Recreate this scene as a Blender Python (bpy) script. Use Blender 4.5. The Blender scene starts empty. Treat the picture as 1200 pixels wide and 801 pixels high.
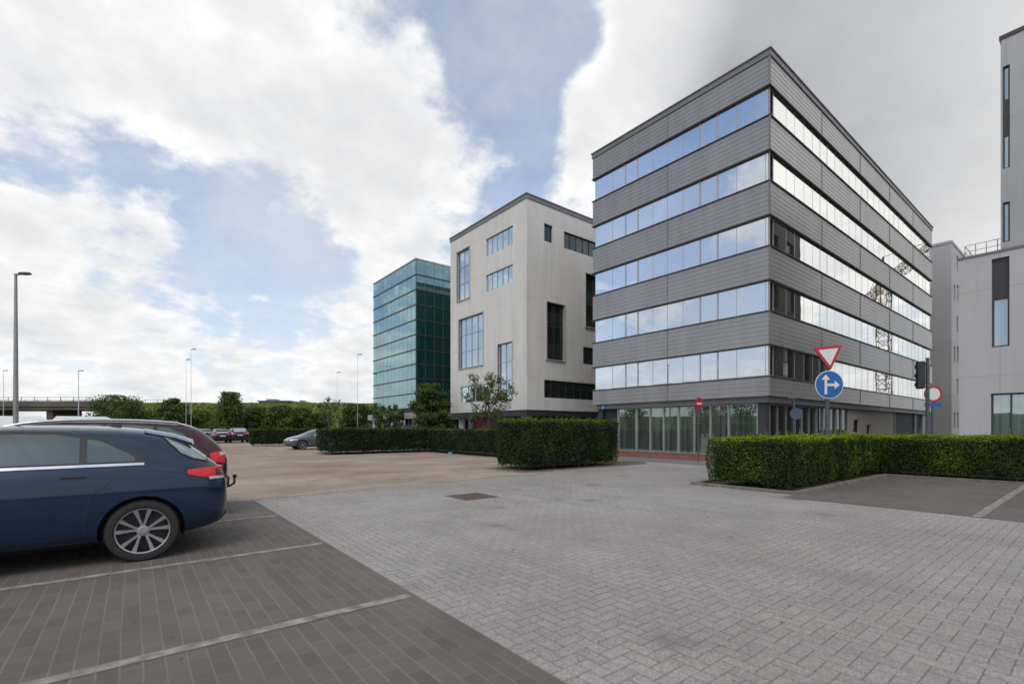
import bpy, bmesh, math, random
import numpy as np
from mathutils import Vector, Matrix, noise
from mathutils.bvhtree import BVHTree
random.seed(5); RNG = np.random.default_rng(5)
SC = bpy.context.scene
COL = SC.collection
PI = math.pi
EYE = 1.4; F = 560.0; HZ = 502.5
CA, SA = 0.7833, 0.6216
# ---------------------------------------------------------------- survey helpers (measurements -> metres)
def ray(u):
    c = (u-600)/F
    return (CA*c+SA, CA-SA*c)
def onX(p, u): rx, ry = ray(u); t = p/rx; return ry*t, t
def onY(q, u): rx, ry = ray(u); t = q/ry; return rx*t, t
def zt(v, t): return EYE-(v-HZ)/F*t
def at(u, t): rx, ry = ray(u); return rx*t, ry*t
def gnd(u, v): return at(u, EYE*F/(v-HZ))
# ---------------------------------------------------------------- node helpers
class NT:
    def __init__(s, tree): s.t = tree; s.n = tree.nodes; s.l = tree.links
    def new(s, ty, **kw):
        n = s.n.new(ty)
        for k, v in kw.items(): setattr(n, k, v)
        return n
    def put(s, sock, v):
        if isinstance(v, bpy.types.NodeSocket): s.l.new(v, sock)
        elif v is not None:
            if isinstance(v, (tuple, list)) and sock.type == 'RGBA' and len(v) == 3: v = (*v, 1)
            sock.default_value = v
    def m(s, op, a, b=None, c=None, clamp=False):
        n = s.new('ShaderNodeMath', operation=op); n.use_clamp = clamp
        s.put(n.inputs[0], a)
        if b is not None: s.put(n.inputs[1], b)
        if c is not None: s.put(n.inputs[2], c)
        return n.outputs[0]
    def vm(s, op, a, b=None):
        n = s.new('ShaderNodeVectorMath', operation=op)
        s.put(n.inputs[0], a)
        if b is not None: s.put(n.inputs[1], b)
        return n.outputs['Value'] if op in ('DOT_PRODUCT', 'LENGTH') else n.outputs[0]
    def mix(s, fac, a, b, blend='MIX'):
        n = s.new('ShaderNodeMix', data_type='RGBA', blend_type=blend)
        s.put(n.inputs[0], fac); s.put(n.inputs[6], a); s.put(n.inputs[7], b)
        return n.outputs[2]
    def noise(s, vec, scale, detail=4, rough=.55, out=0, dist=0):
        n = s.new('ShaderNodeTexNoise')
        s.put(n.inputs['Vector'], vec); n.inputs['Scale'].default_value = scale
        n.inputs['Detail'].default_value = detail; n.inputs['Roughness'].default_value = rough
        n.inputs['Distortion'].default_value = dist
        return n.outputs[out]
    def mr(s, v, a, b, c=0, d=1, smooth=False):
        n = s.new('ShaderNodeMapRange', interpolation_type='SMOOTHSTEP' if smooth else 'LINEAR')
        s.put(n.inputs[0], v)
        for i, x in enumerate((a, b, c, d)): s.put(n.inputs[i+1], x)
        return n.outputs[0]
    def sep(s, v):
        n = s.new('ShaderNodeSeparateXYZ'); s.put(n.inputs[0], v); return n.outputs
    def comb(s, x, y, z=0):
        n = s.new('ShaderNodeCombineXYZ'); s.put(n.inputs[0], x); s.put(n.inputs[1], y); s.put(n.inputs[2], z); return n.outputs[0]
    def pos(s): return s.new('ShaderNodeNewGeometry').outputs['Position']
    def bump(s, h, strength=.3, dist=.01):
        n = s.new('ShaderNodeBump'); n.inputs['Strength'].default_value = strength; n.inputs['Distance'].default_value = dist
        s.put(n.inputs['Height'], h); return n.outputs[0]
MATS = {}
def mat(name):
    m = bpy.data.materials.new(name); m.use_nodes = True; MATS[name] = m
    nt = NT(m.node_tree); b = nt.n['Principled BSDF']
    return m, nt, b
def simple(name, col, rough=.5, metal=0, var=.12, scale=3, coat=0, bump=0, bscale=40, spec=.5):
    m, nt, b = mat(name)
    tc = nt.new('ShaderNodeTexCoord').outputs['Object']
    n = nt.noise(tc, scale, 5)
    f = nt.mr(n, .3, .7, 1-var, 1+var)
    nt.put(b.inputs['Base Color'], nt.mix(1, (*col, 1), nt.comb(f, f, f), 'MULTIPLY'))
    nt.put(b.inputs['Roughness'], nt.mr(nt.noise(tc, scale*2.3, 4), .3, .7, max(rough-.07, 0), min(rough+.07, 1)))
    b.inputs['Metallic'].default_value = metal
    b.inputs['Coat Weight'].default_value = coat; b.inputs['Coat Roughness'].default_value = .04
    b.inputs['Specular IOR Level'].default_value = spec
    if bump: nt.put(b.inputs['Normal'], nt.bump(nt.noise(tc, bscale, 3), bump, .01))
    return m
def panel_mat(name, col, w, h, lw=.012, dark=.55, rough=.5, metal=0, zoff=0, soff=0, streak=.12, pervar=.05):
    """wall of panels: fine joints every w metres along the wall and h metres up, rain streaks and slight panel-to-panel variation"""
    m, nt, b = mat(name)
    p = nt.pos(); x, y, z = nt.sep(p)
    s = nt.m('ADD', nt.m('ADD', x, y), soff); zz = nt.m('ADD', z, zoff)
    a = nt.m('DIVIDE', s, w); c = nt.m('DIVIDE', zz, h)
    la = nt.m('LESS_THAN', nt.m('FRACT', a), lw/w); lc = nt.m('LESS_THAN', nt.m('FRACT', c), lw/h)
    line = nt.m('MAXIMUM', la, lc)
    wn = nt.new('ShaderNodeTexWhiteNoise'); nt.put(wn.inputs['Vector'], nt.comb(nt.m('FLOOR', a), nt.m('FLOOR', c), 3))
    pv = nt.mr(wn.outputs[0], 0, 1, 1-pervar, 1+pervar)
    st = nt.noise(nt.comb(nt.m('MULTIPLY', s, 2.2), nt.m('MULTIPLY', z, .18), 0), 1.0, 6, .6)
    sv = nt.mr(st, .3, .75, 1.02, 1-streak*1.3)
    blo = nt.mr(nt.noise(p, .35, 4), .3, .7, 1-streak*.5, 1+streak*.4)
    f = nt.m('MULTIPLY', nt.m('MULTIPLY', pv, sv), blo)
    base = nt.mix(1, (*col, 1), nt.comb(f, f, f), 'MULTIPLY')
    dk = tuple(k*dark for k in col)
    nt.put(b.inputs['Base Color'], nt.mix(line, base, (*dk, 1)))
    b.inputs['Roughness'].default_value = rough; b.inputs['Metallic'].default_value = metal
    return m
def mirror_glass(name, tint, inner, lo=.72, hi=.98, inner_var=True):
    """coated facade glazing: strong reflection over a dim interior"""
    m, nt, b = mat(name)
    nt.n.remove(b); out = nt.n['Material Output']
    g = nt.new('ShaderNodeBsdfGlossy'); g.inputs['Roughness'].default_value = .008
    g.inputs['Color'].default_value = (*tint, 1)
    d = nt.new('ShaderNodeBsdfDiffuse')
    p = nt.pos(); x, y, z = nt.sep(p)
    wn = nt.noise(nt.comb(nt.m('MULTIPLY', nt.m('ADD', x, y), 5.5), nt.m('MULTIPLY', z, .25), 0), 1, 3)
    nt.put(d.inputs['Color'], nt.mix(nt.mr(wn, .4, .62), tuple(k*.45 for k in inner), inner))
    lw = nt.new('ShaderNodeLayerWeight'); lw.inputs[0].default_value = .35
    mx = nt.new('ShaderNodeMixShader'); rpi = nt.new('ShaderNodeNewGeometry').outputs['Random Per Island']; nt.put(mx.inputs[0], nt.m('MULTIPLY', nt.mr(lw.outputs['Fresnel'], 0.02, .7, lo, hi), nt.mr(rpi, 0, 1, .86, 1.0)))
    nt.l.new(d.outputs[0], mx.inputs[1]); nt.l.new(g.outputs[0], mx.inputs[2])
    nt.l.new(mx.outputs[0], out.inputs[0])
    # faint roller-wave distortion of toughened panes
    nb = nt.bump(nt.noise(p, .8, 2), .05, .02)
    nt.put(g.inputs['Normal'], nb)
    return m
def leaf_mat(name, c_dark, c_mid, c_top, trans=.25):
    m, nt, b = mat(name)
    geo = nt.new('ShaderNodeNewGeometry')
    at_ = nt.new('ShaderNodeAttribute', attribute_name='tint')
    r = geo.outputs['Random Per Island']
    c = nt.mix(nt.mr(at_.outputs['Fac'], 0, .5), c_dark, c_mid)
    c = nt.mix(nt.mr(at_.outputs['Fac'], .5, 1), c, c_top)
    cl = nt.noise(geo.outputs['Position'], 2.2, 3)
    f = nt.m('MULTIPLY', nt.mr(r, 0, 1, .6, 1.4), nt.mr(cl, .35, .65, .75, 1.2))
    c = nt.mix(1, c, nt.comb(f, f, nt.m('MULTIPLY', f, .9)), 'MULTIPLY')
    oi = nt.new('ShaderNodeObjectInfo').outputs['Random']
    c = nt.mix(1, c, nt.comb(nt.mr(oi, 0, 1, .78, 1.22), nt.mr(oi, 0, 1, .88, 1.08), .95), 'MULTIPLY')
    dry = nt.mr(nt.m('ADD', r, nt.mr(nt.noise(geo.outputs['Position'], 1.3, 4), .5, .8, -.25, .12)), .93, .97, 0, .8)
    c = nt.mix(dry, c, (.10, .062, .03, 1))
    nt.put(b.inputs['Base Color'], c); b.inputs['Roughness'].default_value = .55
    b.inputs['Specular IOR Level'].default_value = .3
    tr = nt.new('ShaderNodeBsdfTranslucent'); nt.put(tr.inputs[0], nt.mix(1, c, (1.1, 1.3, .5, 1), 'MULTIPLY'))
    mx = nt.new('ShaderNodeMixShader'); mx.inputs[0].default_value = trans
    nt.l.new(b.outputs[0], mx.inputs[1]); nt.l.new(tr.outputs[0], mx.inputs[2])
    nt.l.new(mx.outputs[0], nt.n['Material Output'].inputs[0])
    return m
# ---------------------------------------------------------------- mesh builder
class MB:
    def __init__(s, off=(0, 0, 0)): s.v = []; s.f = []; s.off = off; s.mi = []; s.cur = 0
    def vert(s, p): s.v.append(tuple(p)); return len(s.v)-1
    def face(s, idx): s.f.append(tuple(idx)); s.mi.append(s.cur)
    def poly(s, pts): b = len(s.v); s.v += [tuple(p) for p in pts]; s.face(range(b, b+len(pts)))
    def box(s, x0, y0, z0, x1, y1, z1):
        if x0 > x1: x0, x1 = x1, x0
        if y0 > y1: y0, y1 = y1, y0
        if z0 > z1: z0, z1 = z1, z0
        b = len(s.v)
        s.v += [(x0, y0, z0), (x1, y0, z0), (x1, y1, z0), (x0, y1, z0), (x0, y0, z1), (x1, y0, z1), (x1, y1, z1), (x0, y1, z1)]
        for q in ((0, 3, 2, 1), (4, 5, 6, 7), (0, 1, 5, 4), (1, 2, 6, 5), (2, 3, 7, 6), (3, 0, 4, 7)): s.face([b+i for i in q])
    def tube(s, pts, rad, n=10, cap=True):
        pts = [Vector(p) for p in pts]
        if not isinstance(rad, (list, tuple)): rad = [rad]*len(pts)
        rings = []; prev = None
        for i, p in enumerate(pts):
            d = (pts[min(i+1, len(pts)-1)]-pts[max(i-1, 0)]).normalized()
            ref = prev if prev is not None else (Vector((1, 0, 0)) if abs(d.z) > .9 else Vector((0, 0, 1)))
            a = ref-d*ref.dot(d); a.normalize(); prev = a; c = d.cross(a)
            rings.append([s.vert(p+(a*math.cos(2*PI*k/n)+c*math.sin(2*PI*k/n))*rad[i]) for k in range(n)])
        for r0, r1 in zip(rings, rings[1:]):
            for k in range(n): s.face((r0[k], r0[(k+1) % n], r1[(k+1) % n], r1[k]))
        if cap: s.face(rings[0][::-1]); s.face(rings[-1])
    def lathe(s, prof, axis='z', n=32, c=(0, 0, 0), closed=False):
        """prof: (radius, height) along axis"""
        rings = []
        for r, h in prof:
            ring = []
            for k in range(n):
                a = 2*PI*k/n; p = (r*math.cos(a), r*math.sin(a), h)
                if axis == 'y': p = (p[0], h, p[1])
                elif axis == 'x': p = (h, p[0], p[1])
                ring.append(s.vert((p[0]+c[0], p[1]+c[1], p[2]+c[2])))
            rings.append(ring)
        pairs = list(zip(rings, rings[1:]))
        if closed: pairs.append((rings[-1], rings[0]))
        for r0, r1 in pairs:
            for k in range(n): s.face((r0[k], r0[(k+1) % n], r1[(k+1) % n], r1[k]))
        if not closed: s.face(rings[0][::-1]); s.face(rings[-1])
    def xf(s, M, start=0):
        for i in range(start, len(s.v)): s.v[i] = tuple(M @ Vector(s.v[i]))
    def build(s, name, m, parent=None, smooth=False, auto=None, bevel=0, normals=False):
        me = bpy.data.meshes.new(name)
        ox, oy, oz = s.off
        me.from_pydata([(a-ox, b-oy, c-oz) for a, b, c in s.v], [], s.f)
        for mm in (m if isinstance(m, (list, tuple)) else [m]): me.materials.append(mm)
        if len(me.materials) > 1: me.polygons.foreach_set('material_index', s.mi)
        o = bpy.data.objects.new(name, me); COL.objects.link(o)
        if normals or bevel:
            bm = bmesh.new(); bm.from_mesh(me); bmesh.ops.recalc_face_normals(bm, faces=bm.faces); bm.to_mesh(me); bm.free()
        if smooth:
            me.polygons.foreach_set('use_smooth', [True]*len(me.polygons))
            if auto: me.set_sharp_from_angle(angle=math.radians(auto))
        if bevel:
            b = o.modifiers.new('bevel', 'BEVEL'); b.width = bevel; b.segments = 2; b.limit_method = 'ANGLE'
        if parent: o.parent = parent
        return o
def empty(name, label, cat, loc=(0, 0, 0), rz=0, group=None):
    o = bpy.data.objects.new(name, None); COL.objects.link(o)
    o.location = loc; o.rotation_euler = (0, 0, rz); o.empty_display_size = .3
    return tag(o, label, cat, group)
def tag(o, label, cat, group=None, kind=None):
    if label: o['label'] = label
    if cat: o['category'] = cat
    if group: o['group'] = group
    if kind: o['kind'] = kind
    return o
def struct(o): o['kind'] = 'structure'; return o
def copy_tree(o, parent=None):
    c = o.copy(); COL.objects.link(c)
    if parent is not None: c.parent = parent
    for ch in list(o.children): copy_tree(ch, c)
    return c

# ================================================================ MATERIALS
def make_paver(name):
    """herringbone concrete block paving, 20 x 10 cm, exposed grit surface"""
    m, nt, b = mat(name)
    p = nt.pos(); px, py, _ = nt.sep(p)
    wob = nt.noise(p, 2.0, 2, .5, 1); wv = nt.vm('MULTIPLY', nt.vm('SUBTRACT', wob, (.5, .5, .5)), (.02, .02, 0))
    wx, wy, _ = nt.sep(wv)
    x = nt.m('DIVIDE', nt.m('ADD', nt.m('ADD', px, 100.03), wx), .102); y = nt.m('DIVIDE', nt.m('ADD', nt.m('ADD', py, 100.0), wy), .102)
    i = nt.m('FLOOR', x); j = nt.m('FLOOR', y); fx = nt.m('FRACT', x); fy = nt.m('FRACT', y)
    md = nt.m('FLOORED_MODULO', nt.m('SUBTRACT', i, j), 4)
    def eq(k): return nt.m('COMPARE', md, float(k), .3)
    e0, e1, e2, e3 = eq(0), eq(1), eq(2), eq(3)
    dl = nt.m('ADD', fx, e1); dr = nt.m('ADD', nt.m('SUBTRACT', 1, fx), e0)
    db = nt.m('ADD', fy, e2); dt = nt.m('ADD', nt.m('SUBTRACT', 1, fy), e3)
    d = nt.m('MINIMUM', nt.m('MINIMUM', dl, dr), nt.m('MINIMUM', db, dt))
    wn = nt.new('ShaderNodeTexWhiteNoise'); nt.put(wn.inputs['Vector'], nt.comb(nt.m('SUBTRACT', i, e1), nt.m('SUBTRACT', j, e2), 0))
    rid = wn.outputs[0]
    jn = nt.noise(p, 1.1, 4)
    jw = nt.mr(jn, .3, .7, .035, .075)
    joint = nt.mr(d, 0, jw, 1, 0, True)
    big = nt.noise(p, .13, 5, .6); med = nt.noise(p, .9, 5, .6)
    grit = nt.new('ShaderNodeTexVoronoi'); nt.put(grit.inputs['Vector'], p); grit.inputs['Scale'].default_value = 140
    gr = nt.mr(grit.outputs['Color'], .2, .9, .68, 1.34)
    fine = nt.mr(nt.noise(p, 60, 3, .7), .3, .7, .9, 1.1)
    f = nt.m('MULTIPLY', nt.mr(rid, 0, 1, .945, 1.05), nt.mr(big, .3, .7, .84, 1.12))
    f = nt.m('MULTIPLY', f, nt.mr(med, .3, .7, .86, 1.1)); f = nt.m('MULTIPLY', f, gr); f = nt.m('MULTIPLY', f, fine)
    base = nt.mix(1, nt.mix(nt.mr(big, .35, .65), (.302, .282, .262), (.292, .280, .266)), nt.comb(f, f, f), 'MULTIPLY')
    # dark damp stains and spots
    spot = nt.mr(nt.noise(p, 3.5, 4, .7), .68, .74, 0, .35)
    base = nt.mix(spot, base, (.10, .095, .09))
    jc = nt.mix(nt.mr(jn, .4, .6), (.065, .06, .055), (.12, .11, .098))
    c = nt.mix(nt.m('MULTIPLY', joint, .95), base, jc)
    moss = nt.m('MULTIPLY', joint, nt.mr(nt.noise(p, .6, 5, .65), .50, .64, 0, .75)); c = nt.mix(moss, c, (.06, .07, .03, 1))
    tyre = nt.mr(nt.noise(nt.vm('MULTIPLY', p, (1.6, .16, 1)), 1.0, 4, .6), .54, .70, 0, .32); c = nt.mix(tyre, c, (.15, .145, .14, 1))
    oil = nt.mr(nt.noise(p, .8, 2, .4), .66, .74, 0, .5); c = nt.mix(oil, c, (.08, .076, .072, 1))
    nt.put(b.inputs['Base Color'], c); b.inputs['Roughness'].default_value = .82; b.inputs['Specular IOR Level'].default_value = .3
    h = nt.m('ADD', nt.m('MULTIPLY', joint, -1), nt.m('MULTIPLY', nt.m('ADD', gr, nt.mr(rid, 0, 1, 0, .4)), .25))
    nt.put(b.inputs['Normal'], nt.bump(h, .6, .004))
    return m
def make_darkpaver(name):
    """dark grey running-bond blocks, sand-filled pale joints"""
    m, nt, b = mat(name)
    p = nt.pos(); px, py, _ = nt.sep(p)
    wob = nt.noise(p, 1.5, 2, .5, 1); wx, wy, _ = nt.sep(nt.vm('MULTIPLY', nt.vm('SUBTRACT', wob, (.5, .5, .5)), (.02, .03, 0)))
    x = nt.m('DIVIDE', nt.m('ADD', nt.m('ADD', px, 100), wx), .107); i = nt.m('FLOOR', x)
    y = nt.m('ADD', nt.m('DIVIDE', nt.m('ADD', nt.m('ADD', py, 100), wy), .214), nt.m('MULTIPLY', i, .5)); j = nt.m('FLOOR', y)
    fx = nt.m('FRACT', x); fy = nt.m('FRACT', y)
    dx = nt.m('MULTIPLY', nt.m('MINIMUM', fx, nt.m('SUBTRACT', 1, fx)), .107); dy = nt.m('MULTIPLY', nt.m('MINIMUM', fy, nt.m('SUBTRACT', 1, fy)), .214)
    jn = nt.noise(p, 1.3, 5, .65)
    joint = nt.mr(nt.m('MINIMUM', dx, nt.m('MULTIPLY', dy, 1.4)), 0, .0075, 1, 0, True)
    wn = nt.new('ShaderNodeTexWhiteNoise'); nt.put(wn.inputs['Vector'], nt.comb(i, j, 0)); rid = wn.outputs[0]
    big = nt.noise(p, .3, 5, .6); gr = nt.mr(nt.noise(p, 150, 2, .7), .3, .7, .85, 1.15)
    f = nt.m('MULTIPLY', nt.mr(rid, 0, 1, .89, 1.12), nt.mr(big, .3, .7, .75, 1.2)); f = nt.m('MULTIPLY', f, gr)
    base = nt.mix(1, (.113, .099, .089, 1), nt.comb(f, f, f), 'MULTIPLY')
    sand = nt.mr(nt.noise(p, .7, 5, .6), .48, .72, 0, .4)
    base = nt.mix(sand, base, (.165, .152, .138))
    fac = nt.m('MULTIPLY', joint, nt.mr(jn, .35, .65, .25, .95))
    c = nt.mix(fac, base, (.21, .188, .165))
    oil = nt.mr(nt.noise(p, .55, 3), .62, .72, 0, .6)
    c = nt.mix(oil, c, (.045, .042, .04))
    nt.put(b.inputs['Base Color'], c); b.inputs['Roughness'].default_value = .8; b.inputs['Specular IOR Level'].default_value = .3
    nt.put(b.inputs['Normal'], nt.bump(nt.m('ADD', nt.m('MULTIPLY', joint, -.6), nt.m('MULTIPLY', gr, .3)), .5, .004))
    return m
def ground_mat(name, c1, c2, c3, s1=.4, s2=6, s3=90, bump=.4, rough=.9, bd=.02, stretch=(1, 1, 1)):
    m, nt, b = mat(name)
    p = nt.vm('MULTIPLY', nt.pos(), stretch)
    a = nt.noise(p, s1, 6, .6); d = nt.noise(p, s2, 5, .65); e = nt.noise(p, s3, 2, .7)
    c = nt.mix(nt.mr(a, .35, .65), c1, c2); c = nt.mix(nt.mr(d, .5, .75, 0, .8), c, c3)
    f = nt.mr(e, .3, .7, .72, 1.28)
    nt.put(b.inputs['Base Color'], nt.mix(1, c, nt.comb(f, f, f), 'MULTIPLY')); b.inputs['Roughness'].default_value = rough
    b.inputs['Specular IOR Level'].default_value = .2
    nt.put(b.inputs['Normal'], nt.bump(nt.m('ADD', d, nt.m('MULTIPLY', e, .6)), bump, bd))
    return m
M_PAVER = make_paver('light_block_paving')
M_DARKP = make_darkpaver('dark_block_paving')
M_GRAVEL = ground_mat('gravel', (.225, .175, .13), (.36, .298, .236), (.15, .118, .09), .35, 1.1, 26, .8, .95, .03, (.8, 1.15, 1))
M_SOIL = ground_mat('soil', (.13, .09, .062), (.18, .13, .095), (.07, .05, .035), 1.2, 8, 60, .8, .95, .03)
M_ASPH = ground_mat('asphalt', (.15, .148, .146), (.18, .177, .172), (.12, .118, .116), .25, 5, 120, .3, .85, .01)
M_ASPHD = ground_mat('old_dark_asphalt', (.10, .098, .095), (.13, .126, .12), (.075, .073, .07), .5, 5, 120, .4, .85, .01)
M_GRASS = ground_mat('grass', (.055, .08, .02), (.075, .10, .026), (.04, .058, .015), .05, .35, 3, 1.0, .9, .4)
M_STRIP = simple('pale_strip_paver', (.215, .20, .182), .8, var=.5, scale=9)
M_KERB = simple('concrete_kerb', (.165, .155, .14), .85, var=.3, scale=3, bump=.4, bscale=60)
M_IRON = simple('rusted_iron', (.115, .088, .072), .75, .2, var=.35, scale=12, bump=.5, bscale=50)
M_CLAD = panel_mat('grey_aluminium_boards', (.325, .312, .306), 60, 60, .0, .6, .33, .6, streak=.14, pervar=0)
M_DKMET = simple('dark_bronze_metal', (.055, .052, .05), .45, .3)
M_MULL = simple('aluminium_mullion', (.36, .35, .34), .4, .5)
M_SURR = simple('taupe_window_surround', (.40, .37, .34), .6)
M_BEAM = simple('grey_painted_beam', (.17, .17, .175), .5, .2, scale=.6)
M_COLUMN = simple('dark_column_cladding', (.035, .036, .04), .5)
M_REVEAL = simple('dark_reveal', (.03, .03, .032), .7)
M_ROOF = simple('roof_membrane', (.2, .2, .2), .9)
M_GLASS = mirror_glass('coated_window_glass', (.72, .78, .86), (.10, .11, .12), .80, .99)
M_GLASSR = mirror_glass('coated_window_glass_sky_glare', (.97, .97, .95), (.12, .12, .11), .80, 1.0)  # whiter copy of the coated glass, bright sky reflection put into its tint
M_GLASSGF = mirror_glass('tinted_shopfront_glass', (.58, .70, .65), (.12, .155, .135), .36, .85)
M_GLASSDK = mirror_glass('dark_lobby_glass', (.45, .48, .48), (.05, .052, .052), .30, .8)
M_GLASSB = mirror_glass('blue_window_glass', (.55, .66, .78), (.13, .18, .24), .55, .85)
M_GLASSW = mirror_glass('pale_window_glass', (.62, .74, .80), (.18, .23, .24), .45, .85)
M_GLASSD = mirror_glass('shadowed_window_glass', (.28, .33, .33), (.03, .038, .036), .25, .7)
M_GLASSG = mirror_glass('green_curtain_glass', (.38, .53, .54), (.03, .10, .10), .56, .9)
M_GLASSGD = mirror_glass('green_glass_dark_reflection', (.10, .25, .25), (.008, .035, .036), .35, .8)  # darker copy of the green glass, dark reflections put into its tint
M_BRICK = None
def make_brick():
    m, nt, b = mat('red_brick')
    x, y, z = nt.sep(nt.pos())
    bt = nt.new('ShaderNodeTexBrick'); nt.put(bt.inputs['Vector'], nt.comb(nt.m('ADD', x, y), z, 0))
    bt.inputs['Scale'].default_value = 1; bt.inputs['Brick Width'].default_value = .21; bt.inputs['Row Height'].default_value = .065
    bt.inputs['Mortar Size'].default_value = .006
    bt.inputs['Color1'].default_value = (.20, .072, .045, 1); bt.inputs['Color2'].default_value = (.27, .11, .07, 1); bt.inputs['Mortar'].default_value = (.22, .17, .14, 1)
    nt.put(b.inputs['Base Color'], bt.outputs[0]); b.inputs['Roughness'].default_value = .9
    return m
M_BRICK = make_brick()
M_WHITEB = panel_mat('cream_render_panels', (.625, .612, .585), 3.1, 2.54, .022, .72, .75, 0, zoff=.35, soff=.6, streak=.11, pervar=.015)
M_WHITEC = panel_mat('pale_grey_render', (.46, .455, .452), 4.1, 3.35, .03, .75, .75, 0, zoff=-.1, streak=.08, pervar=.02)
M_TOWER = panel_mat('grey_tower_cladding', (.38, .38, .38), .62, 4.9, .02, .7, .5, .2, zoff=1.5, streak=.1, pervar=.04)
M_GREYB = panel_mat('grey_block_cladding', (.36, .355, .36), 9, 4.2, .03, .8, .6, .1, streak=.1, pervar=.12)
M_OLIVE = panel_mat('olive_grey_cladding', (.075, .08, .068), 1.5, 3.3, .03, .5, .6, .1)
M_BEIGE = panel_mat('beige_wall_cladding', (.42, .38, .335), 30, .38, .015, .8, .7, 0, streak=.08)
M_CONC = simple('weathered_concrete', (.26, .25, .235), .85, var=.25, scale=.8, bump=.3, bscale=20)
M_CONCD = simple('dirty_overpass_concrete', (.10, .086, .072), .9, var=.3, scale=.2)
M_MURAL = None
def make_mural():
    m, nt, b = mat('pink_mural')
    p = nt.pos()
    n = nt.noise(p, .9, 2, .4, 0, 1.5)
    nt.put(b.inputs['Base Color'], nt.mix(nt.mr(n, .47, .53), (.36, .035, .12), (.50, .24, .28))); b.inputs['Roughness'].default_value = .6
    return m
M_MURAL = make_mural()
M_HEDGE = leaf_mat('hornbeam_hedge_leaf', (.008, .017, .005), (.028, .056, .009), (.14, .20, .025))
M_HEDGE2 = leaf_mat('yew_green_hedge_leaf', (.010, .024, .003), (.046, .090, .007), (.28, .34, .012))
M_HEDGE3 = leaf_mat('far_hedge_leaf', (.009, .018, .005), (.022, .040, .009), (.10, .145, .022))
M_TREE = leaf_mat('tree_leaf', (.03, .05, .012), (.072, .115, .022), (.12, .17, .035), .3)
M_TREEF = leaf_mat('far_tree_leaf', (.03, .055, .012), (.066, .108, .022), (.11, .165, .034), .22)
M_HCORE = simple('hedge_inner_twigs', (.010, .014, .006), .95, var=.4, scale=5)
M_BARK = simple('bark', (.085, .07, .055), .9, var=.3, scale=8)
M_GALV = simple('galvanised_steel', (.28, .29, .30), .5, .5)
M_HAZED = simple('hazed_steel', (.45, .47, .50), .6)  # steel of the distant lamps, air haze put into a lighter colour
M_GALVD = simple('dark_grey_pole_paint', (.075, .085, .095), .5, .2)
M_RED = simple('sign_red', (.42, .02, .03), .45, var=.05)
M_WHITE = simple('sign_white', (.62, .62, .62), .5, var=.04)
M_BLUE = simple('sign_blue', (.01, .10, .33), .45, var=.05)
M_BLACKP = simple('black_plastic', (.014, .014, .015), .5)
M_TEAL = simple('teal_plastic', (.02, .2, .19), .5)
M_CYAN = simple('cyan_plastic', (.02, .22, .45), .4)
M_RUBBER = simple('tyre_rubber', (.022, .021, .021), .85, var=.2, scale=20)
M_ALLOY = simple('alloy_rim', (.42, .42, .43), .3, .8, var=.03)
M_RIMDK = simple('rim_dark', (.02, .02, .022), .4, .4)
M_CHROME = simple('satin_chrome', (.62, .63, .66), .25, .8, var=.02)
M_CGLASS = mirror_glass('car_glass', (.60, .70, .70), (.035, .045, .045), .16, .9)
M_CGLASS2 = mirror_glass('sky_lit_car_glass', (.72, .80, .80), (.06, .07, .07), .45, .95)
M_SMOKE = simple('smoked_red_lens', (.10, .006, .010), .2, coat=.6)
M_TAIL = simple('tail_lamp_red', (.60, .006, .014), .25, 0, var=.1, scale=10, coat=.35)
M_TAILW = simple('tail_lamp_clear', (.55, .50, .50), .15, 0, coat=1)
M_HEADL = simple('headlamp_glass', (.45, .47, .5), .1, .3, coat=1)
M_PLATE = simple('number_plate_white', (.55, .53, .5), .5)
def paint(name, col, metal=.3): return simple(name, col, .35, metal, var=.05, scale=2, coat=.7, spec=.3)
P_BLUE = paint('navy_blue_car_paint', (.003, .019, .047)); P_BURG = paint('burgundy_car_paint', (.045, .005, .012))
P_GREY = paint('silver_grey_car_paint', (.11, .115, .13), .5); P_BLACK = paint('black_car_paint', (.012, .014, .018)); P_DBL = paint('dark_blue_car_paint', (.012, .02, .035))
P_WHITE = paint('white_van_paint', (.85, .86, .87), 0)

# ================================================================ GROUND
def sheet(name, pts, z, m):
    b = MB(); b.poly([(x, y, z) for x, y in pts]); return struct(b.build(name, m))
R_ = 1600
sheet('ground', [(-R_, -R_), (R_, -R_), (R_, R_), (-R_, R_)], -.012, M_GRASS)
sheet('service_road', [(-90, -90), (60, -90), (60, 90), (-90, 90)], -.006, M_ASPH)
sheet('light_paving', [(-26, -26), (17.2, -26), (17.2, 24), (-26, 24)], 0, M_PAVER)
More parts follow.
